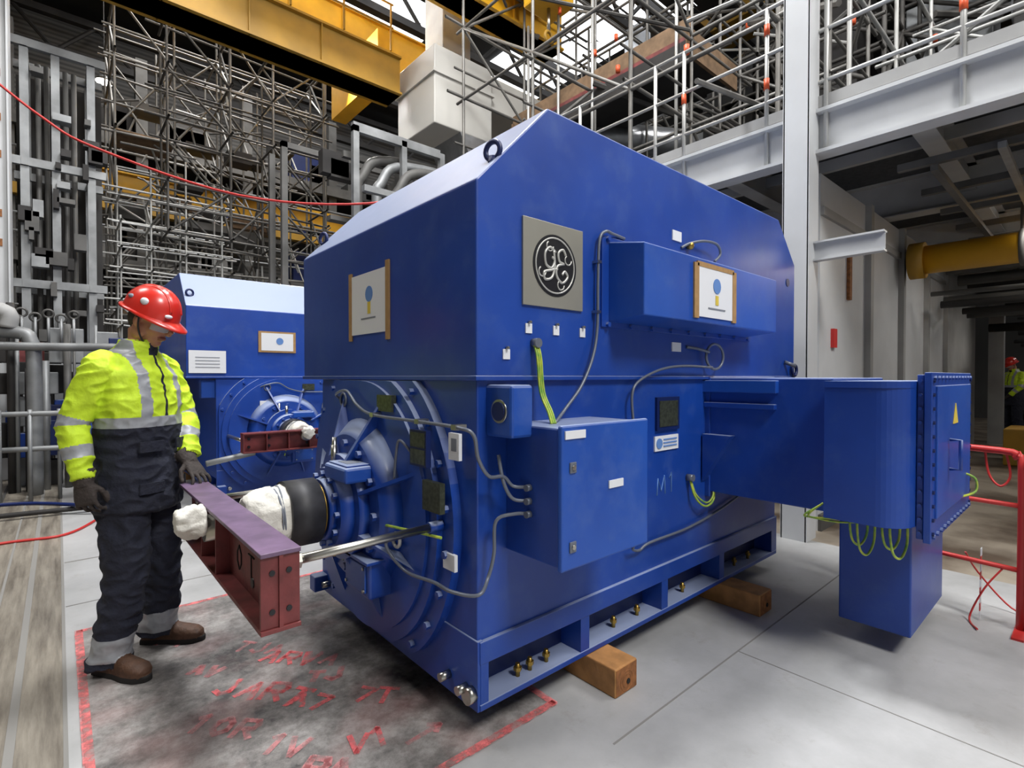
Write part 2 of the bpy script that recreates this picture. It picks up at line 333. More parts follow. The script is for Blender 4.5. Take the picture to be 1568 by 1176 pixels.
# ------------------------------------------------------------------ motor
def motor(name,M=None,main=True):
    b=B(name,M)
    SY=2.42; SZ=.80
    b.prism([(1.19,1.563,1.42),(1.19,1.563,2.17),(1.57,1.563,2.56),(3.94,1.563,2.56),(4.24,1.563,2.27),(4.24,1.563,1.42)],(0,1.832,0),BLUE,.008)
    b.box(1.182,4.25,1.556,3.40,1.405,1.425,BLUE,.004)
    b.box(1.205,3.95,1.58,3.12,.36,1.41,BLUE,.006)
    for ya,yb,yw in ((1.563,1.72,1.70),(2.96,3.115,2.98)):
        b.box(1.208,3.94,ya,yb,.13,.155,BLUE,.003); b.box(1.208,3.94,ya,yb,.31,.398,BLUE,.003)
        for x0,x1 in ((1.212,1.25),(1.79,1.85),(2.45,2.51),(3.09,3.15),(3.86,3.93)): b.box(x0,x1,ya+.003,yb-.003,.145,.32,BLUE,0)
        b.box(1.22,3.92,yw-.01,yw+.01,.14,.36,BLUE2)
    b.box(1.198,1.225,1.568,3.12,.128,.402,BLUE,.003); b.box(3.925,3.952,1.568,3.12,.128,.402,BLUE,.003)
    for x in (1.45,1.52,1.62,2.1,2.3,2.75,3.4,3.6):
        b.cyl((x,1.62,.155),(x,1.62,.21),.010,BRASS,seg=8); b.cyl((x,1.62,.18),(x,1.62,.195),.018,BRASS,seg=6)
    def disc(r,x0,x1,m,n=72,z1=1.402):
        pts=[]
        for i in range(n):
            a=2*math.pi*i/n; pts.append((x1,min(max(SY+r*math.cos(a),1.60),3.10),min(max(SZ+r*math.sin(a),.2),z1)))
        b.prism(pts,(x0-x1,0,0),m,0)
    disc(.74,1.165,1.21,BLUE); disc(.66,1.14,1.165,BLUE); disc(.60,1.125,1.14,BLUE)
    b.torus((1.163,SY,SZ),(1,0,0),.595,.006,BLUE2,64)
    for i in range(24):
        a=2*math.pi*(i+.5)/24; y=SY+.70*math.cos(a); z=SZ+.70*math.sin(a)
        if 1.62<y<3.08 and .23<z<1.38: b.cyl((1.165,y,z),(1.145,y,z),.016,BLUE,seg=6)
    b.cyl((1.13,SY,SZ),(1.05,SY,SZ),.42,BLUE,.34,48); b.cyl((1.05,SY,SZ),(1.0,SY,SZ),.25,BLUE,.25,40)
    b.cyl((1.02,SY,SZ),(.94,SY,SZ),.205,BLUE,.19,40); b.cyl((.94,SY,SZ),(.91,SY,SZ),.15,BLUE,.14,32)
    for i in range(12):
        a=2*math.pi*i/12; y=SY+.165*math.cos(a); z=SZ+.165*math.sin(a); b.cyl((.94,y,z),(.92,y,z),.014,BLUE,seg=6)
        y=SY+.30*math.cos(a); z=SZ+.30*math.sin(a); b.cyl((1.06,y,z),(1.03,y,z),.018,BLUE,seg=6)
    for i in range(8):
        a=2*math.pi*(i+.5)/8; d=V((0,math.cos(a),math.sin(a))); n=V((0,-d.z,d.y))*.008; c=V((0,SY,SZ))
        if SZ+.58*d.z>1.38: continue
        p=[c+V((1.14,0,0))+d*.58,c+V((1.14,0,0))+d*.25,c+V((1.0,0,0))+d*.25]
        b.prism([q-n for q in p],n*2,BLUE)
    # oil housing under the bearing
    b.box(1.02,1.14,2.12,2.38,.43,.60,BLUE,.012); b.box(1.0,1.13,2.10,2.40,.592,.607,BLUE,.003)
    b.box(1.013,1.022,2.15,2.35,.455,.575,BLUEL,.003)
    for y in (2.16,2.34):
        for z in (.465,.565): b.cyl((1.02,y,z),(1.006,y,z),.008,STEEL,seg=6)
    b.box(.93,1.08,2.16,2.40,.95,1.02,BLUEL,.012); b.box(.945,1.065,2.18,2.38,1.02,1.028,BLUE,.003); b.box(.97,1.04,2.23,2.33,1.028,1.03,PAPERG)
    b.cyl((1.0,2.45,.98),(1.0,2.45,1.09),.015,STEEL); b.cyl((1.03,2.52,.98),(1.03,2.52,1.12),.012,STEEL)
    b.cyl((.93,SY,SZ),(.86,SY,SZ),.105,STEEL,seg=40); b.cyl((.905,SY,SZ),(.90,SY,SZ),.13,BRASS,seg=32)
    b.cyl((.89,SY,SZ),(.75,SY,SZ),.150,BLACK,seg=48)
    k=b.mi(WRAP)
    def sleeve(xa,xb,r,zc,amp,n=18,seg=40,yc=SY,taper=.28):
        rows=[]
        for i in range(n+1):
            x=xa+(xb-xa)*i/n; row=[]
            for j in range(seg):
                a=2*math.pi*j/seg
                rr=r*(1-taper*(i/n)**3)+amp*noise.noise(V((x*16,math.cos(a)*2.2+x*5,math.sin(a)*2.2)))+amp*.4*noise.noise(V((x*50,math.cos(a)*6,math.sin(a)*6)))
                if i in(0,n): rr*=.90
                row.append(b.v((x,yc+rr*math.cos(a),zc+rr*math.sin(a))))
            rows.append(row)
        for i in range(n):
            for j in range(seg): b.f([rows[i][j],rows[i][(j+1)%seg],rows[i+1][(j+1)%seg],rows[i+1][j]],k,True)
        b.f(rows[0][::-1],k); b.f(rows[-1],k)
    sleeve(.765,.585,.132,SZ+.003,.016)
    b.torus((.70,SY,SZ),(1,.1,0),.133,.004,PAPERG,30); b.torus((.735,SY,SZ),(1,-.1,.05),.133,.004,PAPERG,30)
    b.cyl((.60,SY,SZ),(.44,SY,SZ+.0),.055,STEEL,seg=24)
    sleeve(.445,.34,.060,SZ+.035,.022,14,30)
    for y in (1.76,1.64,3.0): b.cyl((1.2,y,.2),(1.15,y,.2),.018,STEEL,seg=10)
    b.cyl((1.2,1.60,.19),(1.165,1.60,.19),.032,STEEL,seg=12)
    b.box(1.12,1.2,3.04,3.12,.15,.24,BLUE,.006)
    b.box(1.25,1.36,1.43,1.59,1.19,1.39,BLUEL,.012); b.cyl((1.253,1.50,1.29),(1.245,1.50,1.29),.045,STEEL,seg=24); b.cyl((1.245,1.50,1.29),(1.241,1.50,1.29),.036,BLUE2,seg=24)
    b.box(1.25,1.36,3.10,3.25,1.19,1.39,BLUEL,.012)
    b.torus((1.30,1.60,2.315),(1,.25,0),.035,.011,BLUE2,20); b.cyl((1.30,1.60,2.24),(1.30,1.60,2.29),.02,BLUE2)
    b.torus((1.30,3.34,2.315),(1,.25,0),.035,.011,BLUE2,20)
    b.torus((4.20,1.545,1.47),(0,1,0),.04,.012,BLUE2,20); b.cyl((4.105,1.565,2.124),(4.105,1.559,2.124),.03,BLUE2)
    b.cyl((4.05,1.56,1.53),(4.1,1.50,1.50),.014,CONDUIT)
    cr=.0072
    b.tube([(1.14,2.70,1.30),(1.09,2.64,1.33),(1.09,2.51,1.35),(1.09,2.39,1.284),(1.09,2.22,1.245),(1.09,1.82,1.24),(1.09,1.547,1.235),(1.12,1.49,1.21),(1.15,1.50,1.12),(1.2,1.5,1.05),(1.27,1.50,1.04),(1.31,1.49,1.0),(1.355,1.45,.997)],cr,CONDUIT)
    b.torus((1.12,2.62,1.30),(1,0,0),.035,.006,CONDUIT,20)
    for y,z in ((2.22,1.245),(1.82,1.24),(1.56,1.235)): b.box(1.08,1.13,y-.015,y+.015,z-.01,z+.01,STEEL)
    b.tube([(1.27,1.53,1.12),(1.27,1.5,1.02),(1.30,1.48,.955),(1.355,1.45,.945)],cr,CONDUIT)
    b.tube([(1.355,1.44,.895),(1.31,1.48,.895),(1.25,1.52,.87),(1.24,1.52,.75),(1.22,1.53,.66),(1.15,1.50,.62),(1.10,1.60,.615),(1.10,1.72,.614),(1.10,1.92,.595),(1.08,2.02,.64),(1.06,2.04,.70),(1.08,2.0,.73)],cr,CONDUIT)
    b.torus((1.1,2.02,.71),(1,0,0),.03,.008,LOGOL,16)
    b.tube([(.94,2.42,.76),(1.0,2.30,.74),(1.06,2.226,.753),(1.08,1.98,.777),(1.12,1.70,.79)],.006,YG)
    b.tube([(.94,2.45,.70),(.99,2.46,.60),(1.05,2.46,.52)],.006,YG)
    for z in (.997,.945,.895): b.cyl((1.33,1.44,z),(1.355,1.44,z),.013,CONDUIT)
    b.tube([(1.13,1.95,1.1),(1.09,1.97,1.15),(1.09,2.0,1.1),(1.09,2.02,.98)],.006,CONDUIT)
    X=1.118
    def lab(y0,y1,z0,z1,m,x=X): b.box(x-.004,x+.02,y0,y1,z0,z1,m)
    lab(1.80,1.93,1.05,1.2,BLUE2); lab(1.81,1.92,1.13,1.19,TAG,X-.003); lab(1.81,1.92,1.06,1.12,TAG,X-.003)
    lab(2.09,2.23,1.262,1.337,TAG); lab(1.70,1.83,.88,1.0,TAG); lab(2.63,2.70,1.07,1.15,PAPER)
    b.box(1.155,1.17,1.63,1.70,1.095,1.2,PAPER); b.box(1.153,1.17,1.645,1.68,1.13,1.18,PAPERG)
    b.box(1.155,1.17,1.66,1.74,.655,.72,PAPER)
    b.cyl((.93,2.28,.63),(.925,2.28,.63),.02,YEL_P)
    if main:
        b.box(1.184,1.19,2.268,2.66,1.64,1.95,PAPER); b.box(1.182,1.19,2.24,2.275,1.60,1.98,TAPE); b.box(1.182,1.19,2.655,2.69,1.61,1.97,TAPE)
        b.cyl((1.185,2.45,1.84),(1.182,2.45,1.84),.04,PAPERB,seg=20); b.box(1.182,1.19,2.435,2.465,1.74,1.80,YEL_P); b.box(1.182,1.19,2.38,2.54,1.715,1.722,PAPERG)
        b.box(1.42,1.785,1.553,1.565,1.715,2.075,PLATE,.002)
        cx,cz,y=1.605,1.895,1.551
        b.cyl((cx,1.556,cz),(cx,y,cz),.132,LOGO,seg=48)
        b.torus((cx,y,cz),(0,1,0),.117,.004,LOGOL,48,6)
        for a in range(4):
            q=a*math.pi/2+.4
            b.torus((cx+.086*math.cos(q),y,cz+.086*math.sin(q)),(0,1,0),.020,.0035,LOGOL,14,6,0,4.2)
        G=[(.0,.05),(-.03,.065),(-.055,.04),(-.05,.0),(-.02,-.01),(-.005,.02),(-.02,.03)]
        G2=[(-.01,.055),(-.005,.0),(-.02,-.045),(-.055,-.055),(-.06,-.03),(-.03,-.02),(.01,-.01)]
        E=[(.055,.045),(.04,.065),(.015,.05),(.02,.02),(.045,.012)]
        E2=[(.045,.012),(.01,.0),(.005,-.035),(.035,-.06),(.065,-.035),(.05,-.015),(.035,-.03)]
        for st in (G,G2,E,E2): b.tube([(cx+p*1.15,y,cz+q*1.15) for p,q in st],.0062,LOGOL,6,5)
        for x,z in ((1.457,1.62),(1.619,1.62),(1.79,1.62),(1.336,1.51)):
            b.box(x-.018,x+.018,1.558,1.57,z-.02,z+.02,PAPER); b.cyl((x,1.56,z+.025),(x,1.545,z+.025),.006,STEEL,seg=8)
        b.box(2.53,2.62,1.557,1.57,2.17,2.225,PAPER); b.box(2.53,2.62,1.557,1.57,1.56,1.61,PAPER)
        b.box(2.40,2.62,1.565,1.585,1.13,1.31,BLUE2); b.box(2.42,2.60,1.562,1.57,1.15,1.29,TAG)
        b.box(2.39,2.62,1.572,1.585,1.02,1.10,PAPER); b.cyl((2.43,1.575,1.06),(2.43,1.568,1.06),.028,PAPERB)
        for i in range(3): b.box(2.47,2.60,1.568,1.58,1.04+i*.018,1.047+i*.018,PAPERB)
        b.tube([(2.1,1.56,2.10),(1.99,1.545,2.10),(1.93,1.54,2.10),(1.885,1.54,2.05),(1.875,1.54,1.864),(1.871,1.54,1.652),(1.829,1.53,1.515),(1.74,1.52,1.382),(1.614,1.50,1.285),(1.50,1.45,1.235)],cr,CONDUIT)
        for x,z in ((1.875,1.95),(1.871,1.72)): b.box(x-.014,x+.014,1.53,1.565,z-.006,z+.006,STEEL)
        for dx in (0,.011,-.011): b.tube([(1.486+dx,1.55,1.56),(1.487+dx,1.53,1.50),(1.495+dx,1.52,1.36),(1.49+dx,1.47,1.28),(1.46+dx,1.42,1.235)],.005,YG)
        b.cyl((1.487,1.565,1.56),(1.487,1.53,1.56),.02,CONDUIT)
        b.tube([(2.62,1.56,2.14),(2.678,1.54,2.17),(2.80,1.52,2.20),(2.93,1.51,2.20),(2.97,1.51,2.15),(2.92,1.52,2.10)],.008,CONDUIT); b.ball((2.69,1.545,2.16),.022,BRASS)
        b.torus((2.93,1.52,1.54),(.2,1,0),.075,.008,CONDUIT,24); b.tube([(2.68,1.56,1.59),(2.76,1.53,1.58),(2.86,1.52,1.565)],.009,CONDUIT)
        b.tube([(2.15,1.54,1.20),(2.14,1.54,1.33),(2.20,1.54,1.40),(2.385,1.53,1.46),(2.6,1.52,1.48),(2.9,1.52,1.475)],cr,CONDUIT)
        b.tube([(2.13,1.50,.62),(2.15,1.54,.56),(2.237,1.56,.53),(2.33,1.56,.55),(2.71,1.56,.555),(3.1,1.56,.60),(3.4,1.56,.66)],cr,CONDUIT)
        b.tube([(2.73,1.56,.82),(2.74,1.54,.74),(2.80,1.53,.68),(2.88,1.53,.66),(2.95,1.53,.70),(2.97,1.55,.82)],.006,YG)
        b.tube([(2.74,1.56,.82),(2.75,1.54,.75),(2.81,1.53,.70),(2.88,1.53,.68),(2.94,1.53,.72),(2.96,1.55,.82)],.005,YG)
        for x in (2.73,2.97): b.cyl((x,1.58,.84),(x,1.54,.84),.02,CONDUIT)
        for st in ([(2.42,.78),(2.43,.87),(2.46,.80),(2.49,.88),(2.50,.78)],[(2.54,.86),(2.56,.89),(2.56,.78)]):
            b.tube([(p,1.579,q) for p,q in st],.004,PAPERB,5,1)
        b.box(1.92,3.46,1.552,1.565,1.655,2.085,BLUE,.003)
        b.prism([(1.97,1.555,1.68),(1.97,1.555,2.06),(1.99,1.367,2.03),(1.99,1.367,1.70)],(1.43,0,0),BLUEL,.006)
        for i in range(9):
            for z in (1.668,2.073): b.cyl((1.96+i*.182,1.555,z),(1.96+i*.182,1.538,z),.013,BLUE,seg=6)
        b.box(2.44,2.83,1.360,1.367,1.73,1.99,PAPER); b.box(2.41,2.455,1.358,1.367,1.72,2.0,TAPE); b.box(2.815,2.86,1.358,1.367,1.72,2.0,TAPE); b.box(2.44,2.83,1.358,1.367,1.985,2.01,TAPE)
        b.cyl((2.64,1.362,1.90),(2.64,1.357,1.90),.04,PAPERB,seg=20); b.box(2.625,2.655,1.357,1.365,1.80,1.85,YEL_P); b.box(2.55,2.73,1.357,1.365,1.775,1.782,PAPERG)
        b.box(1.352,1.87,1.29,1.60,.725,1.235,BLUE,.008); b.box(1.345,1.878,1.268,1.29,.715,1.245,BLUEL,.008)
        for z in (1.09,.80): b.box(1.385,1.42,1.262,1.27,z-.02,z+.02,CONDUIT,.003); b.cyl((1.402,1.264,z),(1.402,1.257,z),.009,STEEL,seg=10)
        b.box(1.36,1.47,1.263,1.27,1.195,1.225,PAPER); b.box(1.61,1.70,1.263,1.27,.985,1.015,PAPER)
    b.box(2.94,3.85,.90,1.60,.73,1.415,BLUE,.008)
    b.box(2.90,3.0,1.16,1.60,1.33,1.40,BLUEL,.004); b.box(2.91,2.96,1.17,1.58,1.24,1.27,BLUE,.004)
    b.prism([(2.94,1.57,1.08),(2.94,1.40,1.08),(2.94,1.57,.80)],(-.06,0,0),BLUE)
    b.box(2.93,3.86,1.55,1.585,.70,1.42,BLUE,.004)
    pts=[(3.80,.88),(2.76,.88)]
    pts+=[(2.76+.16-.16*math.cos(a),.55+.12-.12*math.sin(a)) for a in [i*math.pi/2/10 for i in range(11)]]+[(3.80,.55)]
    b.prism([(x,y,.745) for x,y in pts],(0,0,.65),BLUE,0)
    b.prism([(x-.006 if x<3 else x,y,1.37) for x,y in pts],(0,0,.03),BLUE,0)
    b.box(2.90,3.87,.525,.55,.69,1.43,BLUE,.003); b.box(2.885,3.885,.495,.522,.68,1.44,BLUE,.003)
    b.box(2.96,3.82,.485,.50,.78,1.38,BLUEL,.004)
    for i in range(12):
        for x in (2.915,3.855): b.cyl((x,.50,.72+i*.062),(x,.487,.72+i*.062),.009,BLUE2,seg=6)
        b.cyl((2.93+i*.083,.50,.705),(2.93+i*.083,.485,.705),.011,BLUE,seg=6); b.cyl((2.93+i*.083,.50,1.415),(2.93+i*.083,.485,1.415),.011,BLUE,seg=6)
        b.cyl((2.905,.537,.72+i*.062),(2.89,.537,.72+i*.062),.008,BLUE,seg=6)
    b.prism([(3.30,.484,1.19),(3.42,.484,1.19),(3.36,.484,1.29)],(0,-.003,0),YEL_P)
    b.tube([(3.2,.48,1.12),(3.2,.44,1.12),(3.2,.44,.98),(3.2,.48,.98)],.008,BLUE,8,1)
    b.box(3.19,3.95,.62,.94,.11,.75,BLUE,.008); b.box(3.17,3.97,.60,.96,.70,.75,BLUE,.004)
    if main:
        for y,d in ((.80,.13),(.77,.17),(.67,.12),(.64,.155)):
            b.tube([(2.9,y,.745),(2.87,y,.71),(2.87,y-.012,.745-d*.85),(2.92,y-.03,.735-d),(2.99,y-.04,.74-d*.7),(3.0,y-.04,.745)],.0055,YG)
            b.cyl((2.9,y,.75),(2.9,y,.72),.011,CONDUIT,seg=10)
        b.tube([(2.82,.90,.80),(2.80,.95,.75),(2.86,.97,.71),(3.0,.9,.69),(3.1,.8,.68)],.005,YG)
        b.tube([(2.82,.91,.79),(2.81,.98,.73),(2.90,.98,.70),(3.02,.9,.67),(3.1,.82,.67)],.005,YG)
        b.tube([(3.7,.5,.9),(3.72,.45,.87),(3.72,.45,.80),(3.6,.5,.78)],.006,YG)
    return b.done()
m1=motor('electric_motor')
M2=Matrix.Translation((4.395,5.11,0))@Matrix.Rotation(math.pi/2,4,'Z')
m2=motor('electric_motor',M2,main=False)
m2.name='electric_motor.001'
b=B('notice_sheets')
def sheet(x0,x1,z0,z1,tape=False):
    y=6.292
    if tape: b.box(x0-.03,x1+.03,y-.004,y,z0-.02,z1+.02,TAPE)
    b.box(x0,x1,y-.007,y-.003,z0,z1,PAPER)
sheet(1.02,1.37,1.46,1.70); sheet(1.73,2.08,1.72,1.92,True)
b.cyl((1.93,6.286,1.83),(1.93,6.283,1.83),.04,PAPERB)
for i in range(4): b.box(1.08,1.31,6.282,6.287,1.52+i*.035,1.526+i*.035,PAPERG)
b.done(parent=m2)

# ------------------------------------------------------------------ red beams
def ibeam(b,x0,x1,y0,y1,z0,z1,m,mt,tf=.014,tw=.012,axis='Y'):
    if axis=='Y':
        b.box(x0,x1,y0,y1,z1-tf,z1,mt,.002); b.box(x0,x1,y0,y1,z0,z0+tf,m,.002)
        c=(x0+x1)/2; b.box(c-tw/2,c+tw/2,y0,y1,z0+tf,z1-tf,m)
    else:
        b.box(x0,x1,y0,y1,z1-tf,z1,mt,.002); b.box(x0,x1,y0,y1,z0,z0+tf,m,.002)
        c=(y0+y1)/2; b.box(x0,x1,c-tw/2,c+tw/2,z0+tf,z1-tf,m)
b=B('steel_beam')
ibeam(b,.45,.57,1.66,3.05,.635,.885,REDB,REDBT)
for y in (2.28,2.55): b.box(.455,.565,y-.005,y+.005,.649,.871,REDB)
b.box(.452,.568,1.668,1.68,.65,.87,REDB,.001)
for y,z in ((1.78,.83),(1.95,.70),(1.95,.83)): b.cyl((.500,y,z),(.522,y,z),.018,LOGO,seg=10)
for x,z in ((.485,.70),(.535,.70),(.485,.82),(.535,.82)): b.cyl((x,1.672,z),(x,1.664,z),.009,LOGO,seg=8)
b.cyl((.50,1.76,.81),(1.15,1.76,.82),.016,STEEL,seg=16); b.cyl((1.10,1.76,.82),(1.16,1.76,.82),.022,BLUE,seg=12)
b.cyl((.575,1.76,.811),(.60,1.76,.811),.028,STEEL,seg=6)
b.cyl((.50,2.92,.81),(1.13,2.92,.82),.016,STEEL,seg=16)
for k_,(yy,g) in enumerate([(2.15,O_),(2.0,T),(1.85,V_)]):
    for st in g:
        b.tube([(.503,yy-p*.09,.70+q*.09) for p,q in st],.003,DARKW,6,1)
b.done()
b=B('steel_beam')
ibeam(b,1.36,2.24,5.56,5.68,.66,.86,REDB,REDB,axis='X')
for i in range(5):
    x=1.42+i*.19; b.cyl((x,5.614,.72),(x,5.60,.72),.014,LOGO,seg=8); b.cyl((x,5.614,.80),(x,5.60,.80),.014,LOGO,seg=8)
for i in range(5): b.box(1.36+i*.215,1.37+i*.215,5.565,5.675,.672,.85,REDB)
b.cyl((1.38,5.62,.78),(1.38,6.27,.78),.018,STEEL); b.cyl((2.2,5.62,.78),(2.2,6.27,.78),.018,STEEL)
b.cyl((1.1,5.9,.55),(1.55,5.9,.62),.03,GALV)
b.done()

def timber(x0,x1,y0,y1,z1):
    b=B('timber_block'); b.box(x0,x1,y0,y1,0.0,z1,WOOD,.006)
    b.box(x0+.006,x1-.006,y0-.002,y0+.001,.006,z1-.006,WOODE)
    b.cyl(((x0+x1)/2+.01,y0-.001,.05),((x0+x1)/2+.01,y0-.006,.05),.012,DARKW,seg=10); b.torus(((x0+x1)/2,y0-.002,.055),(0,1,0),.03,.0015,WOODE,16,4); b.torus(((x0+x1)/2,y0-.002,.055),(0,1,0),.045,.0015,WOODE,16,4)
    return b.done()
timber(1.83,1.99,1.40,2.5,.128); timber(3.10,3.26,1.32,2.5,.128); timber(1.83,1.99,2.55,3.3,.128)
M=B('timber_block'); M.box(1.3,2.8,6.9,7.06,0,.128,WOOD,.006); M.box(1.3,2.8,8.3,8.46,0,.128,WOOD,.006); M.done()

# ------------------------------------------------------------------ worker
def build_worker(loc,yaw):
    root=bpy.data.objects.new('construction_worker',None); COL.objects.link(root); root.location=loc; root.rotation_euler=(0,0,yaw)
    NAVY=mat('workwear_navy',srgb(28,31,46),0.85,0,0.2,30,0.5,60)
    HV=mat('hi_vis_yellow',srgb(196,226,44),0.7,0,0.1,20,0.4,40)
    REF=mat('reflective_tape',srgb(158,161,166),0.45,0.2,0.08,40)
    SKIN=mat('skin',srgb(186,130,106),0.55,0,0.08,20)
    GLOVE=mat('work_glove',srgb(58,51,48),0.8,0,0.25,40,0.5,90)
    BOOT=mat('boot_leather',srgb(84,57,40),0.65,0,0.25,30,0.4,70)
    SOLE=mat('boot_sole',srgb(30,28,27),0.8)
    HAIR=mat('grey_hair',srgb(64,56,50),0.9,0,0.3,80)
    LIP=mat('lips',srgb(142,84,75),0.5)
    MATS=[NAVY,HV,REF,SKIN,GLOVE,BOOT,SOLE,HAIR,LIP]
    s=B('body'); [s.mi(m) for m in MATS]
    def loft(centers,radii,mats,u=V((1,0,0)),vv=V((0,1,0)),seg=28,align=True,power=2.0):
        rings=[]
        n=len(centers)
        for i,c in enumerate(centers):
            if align:
                d=(V(centers[min(i+1,n-1)])-V(centers[max(i-1,0)])).normalized()
                uu=(u-d*u.dot(d)).normalized(); ww=d.cross(uu).normalized()
            else: uu,ww=u,vv
            ru,rv=radii[i]; row=[]
            for j in range(seg):
                a=2*math.pi*j/seg; ca,sa=math.cos(a),math.sin(a)
                e=2.0/power
                x=math.copysign(abs(ca)**e,ca)*ru; y=math.copysign(abs(sa)**e,sa)*rv
                row.append(s.v(V(c)+uu*x+ww*y))
            rings.append(row)
        for i in range(n-1):
            kk=mats(i/(n-1),(V(centers[i])+V(centers[i+1]))/2)
            for j in range(seg):
                s.f([rings[i][j],rings[i][(j+1)%seg],rings[i+1][(j+1)%seg],rings[i+1][j]],kk)
        s.f(rings[0][::-1],mats(0,V(centers[0]))); s.f(rings[-1],mats(1,V(centers[-1])))
    def interp(keys,n):
        L=[0]
        for a,c in zip(keys[:-1],keys[1:]): L.append(L[-1]+(V(c[0])-V(a[0])).length)
        C=[];R=[]
        for i in range(n):
            t=L[-1]*i/(n-1); k=0
            while k<len(L)-2 and t>L[k+1]: k+=1
            q=(t-L[k])/(L[k+1]-L[k]); 
            P=[V(keys[max(k-1,0)][0]),V(keys[k][0]),V(keys[k+1][0]),V(keys[min(k+2,len(keys)-1)][0])]
            lin=P[1].lerp(P[2],q)
            cat=0.5*((2*P[1])+(-P[0]+P[2])*q+(2*P[0]-5*P[1]+4*P[2]-P[3])*q*q+(-P[0]+3*P[1]-3*P[2]+P[3])*q**3)
            qs=q*q*(3-2*q)
            C.append(lin.lerp(cat,.5)); R.append((keys[k][1]+(keys[k+1][1]-keys[k][1])*qs,keys[k][2]+(keys[k+1][2]-keys[k][2])*qs))
        return C,R
    keys=[(( .0,0,.765),.150,.190),((.0,0,.78),.162,.204),((.0,0,.92),.156,.198),((0,0,1.05),.146,.188),((.005,0,1.18),.150,.194),((.0,0,1.30),.153,.208),((-.01,0,1.42),.140,.215),((-.02,0,1.49),.115,.190),((-.015,0,1.53),.095,.14),((.0,0,1.565),.078,.088),((.015,0,1.60),.068,.074)]
    C,R=interp(keys,52)
    def tm(t,p):
        if p.z<1.175: return 0
        if p.z<1.232: return 2
        return 1
    loft(C,R,tm,align=False,power=2.3,seg=40)
    for sy in (1,-1):
        hip=V((0,.095*sy,.84)); knee=V((.03,.115*sy,.47)); ank=V((-.03,.15*sy,.06))
        keys=[(hip+V((0,0,.06)),.112,.090),(hip-V((0,0,.08)),.115,.096),(hip.lerp(knee,.6),.104,.092),(knee,.090,.086),(knee.lerp(ank,.4),.090,.084),(knee.lerp(ank,.85),.086,.080),(ank,.092,.084)]
        C,R=interp(keys,50)
        def lm(t,p):
            if .085<p.z<.20 and not .135<p.z<.15: return 2
            return 0
        loft(C,R,lm,align=False,power=2.2)
        rot=Matrix.Rotation(math.radians(10*sy),3,'Z')
        def bp(x,y,z): return ank*1+rot@V((x,y,0))+V((0,0,z-ank.z))
        keys=[(bp(-.075,0,.058),.03,.03),(bp(-.06,0,.06),.058,.04),(bp(-.02,0,.062),.06,.042),(bp(.06,0,.058),.056,.042),(bp(.13,0,.050),.044,.050),(bp(.185,0,.045),.038,.050),(bp(.215,0,.04),.026,.036),(bp(.23,0,.036),.01,.012)]
        C,R=interp(keys,22)
        loft(C,R,lambda t,p:5,u=V((0,0,1)),power=2.4)
        keys=[(bp(-.012,0,.05),.065,.045),(bp(-.02,0,.15),.055,.045)]
        C,R=interp(keys,8); loft(C,R,lambda t,p:5,align=False)
        pts=[bp(x,y,.0) for x,y in ((-.085,0),(-.075,-.035),(-.02,-.04),(.06,-.040),(.13,-.052),(.19,-.048),(.235,-.02),(.24,0),(.235,.02),(.19,.048),(.13,.052),(.06,.04),(-.02,.04),(-.075,.035))]
        s.prism(pts,(0,0,.03),SOLE)
    def arm(sh,el,wr,sy):
        sh=V(sh);el=V(el);wr=V(wr)
        keys=[(sh+V((0,-.06*sy,.03)),.07,.07),(sh,.080,.078),(sh.lerp(el,.45),.070,.070),(el,.060,.061),(el.lerp(wr,.4),.059,.061),(wr,.050,.050)]
        C,R=interp(keys,56)
        def am(t,p):
            if .50<t<.575 or .745<t<.82: return 2
            return 1
        loft(C,R,am)
    def cap(p0,p1,r0,r1,mi):
        p0=V(p0);p1=V(p1)
        d=p1-p0; u,w=s.frame(d)
        C=[];R=[]
        dn=d.normalized()
        for a in (-80,-50,-20): C.append(p0+dn*r0*math.sin(math.radians(a))); R.append((r0*math.cos(math.radians(a)),)*2)
        for a in (20,50,80): C.append(p1+dn*r1*math.sin(math.radians(a))); R.append((r1*math.cos(math.radians(a)),)*2)
        loft(C,R,lambda t,p:mi,u=u,seg=12)
    def hand(wr,fdir,pn,thumb,curl,spread=.0):
        wr=V(wr);f=V(fdir).normalized();n=V(pn);n=(n-f*n.dot(f)).normalized();t=f.cross(n).normalized()
        if t.dot(V(thumb))<0:t=-t
        C,R=interp([(wr-f*.06,.050,.044),(wr-f*.01,.042,.036),(wr+f*.02,.036,.030)],8); loft(C,R,lambda q,p:4,u=t)
        C,R=interp([(wr+f*.0,.034,.024),(wr+f*.03,.043,.021),(wr+f*.075,.047,.018),(wr+f*.098,.044,.014),(wr+f*.105,.038,.009)],14)
        loft(C,R,lambda q,p:4,u=t,power=2.6)
        for i,(off,ln) in enumerate(((.036,.070),(.0122,.082),(-.0122,.076),(-.036,.060))):
            base=wr+f*(.092-abs(off)*.15)+t*off; a=0; p=base
            segs=(ln*.46,ln*.31,ln*.26)
            for k,sg in enumerate(segs):
                a+=curl[k]*(1+.08*i)
                d=(f*math.cos(a)+n*math.sin(a)+t*off*spread*8).normalized(); q=p+d*sg
                cap(p,q,.0102-.0007*k,.0097-.0008*k,4); p=q
        b0=wr+f*.022+t*.030+n*.006; b1=b0+(f*.6+t*.65+n*.35).normalized()*.040; b2=b1+(f*.85+t*.15+n*.45).normalized()*.032; b3=b2+(f*.9-t*.05+n*.4).normalized()*.024
        cap(b0,b1,.016,.0125,4); cap(b1,b2,.0125,.0115,4); cap(b2,b3,.0115,.010,4)
    Rs=(-.035,-.185,1.455); Re=(-.115,-.245,1.205); Rw=(-.055,-.255,.955)
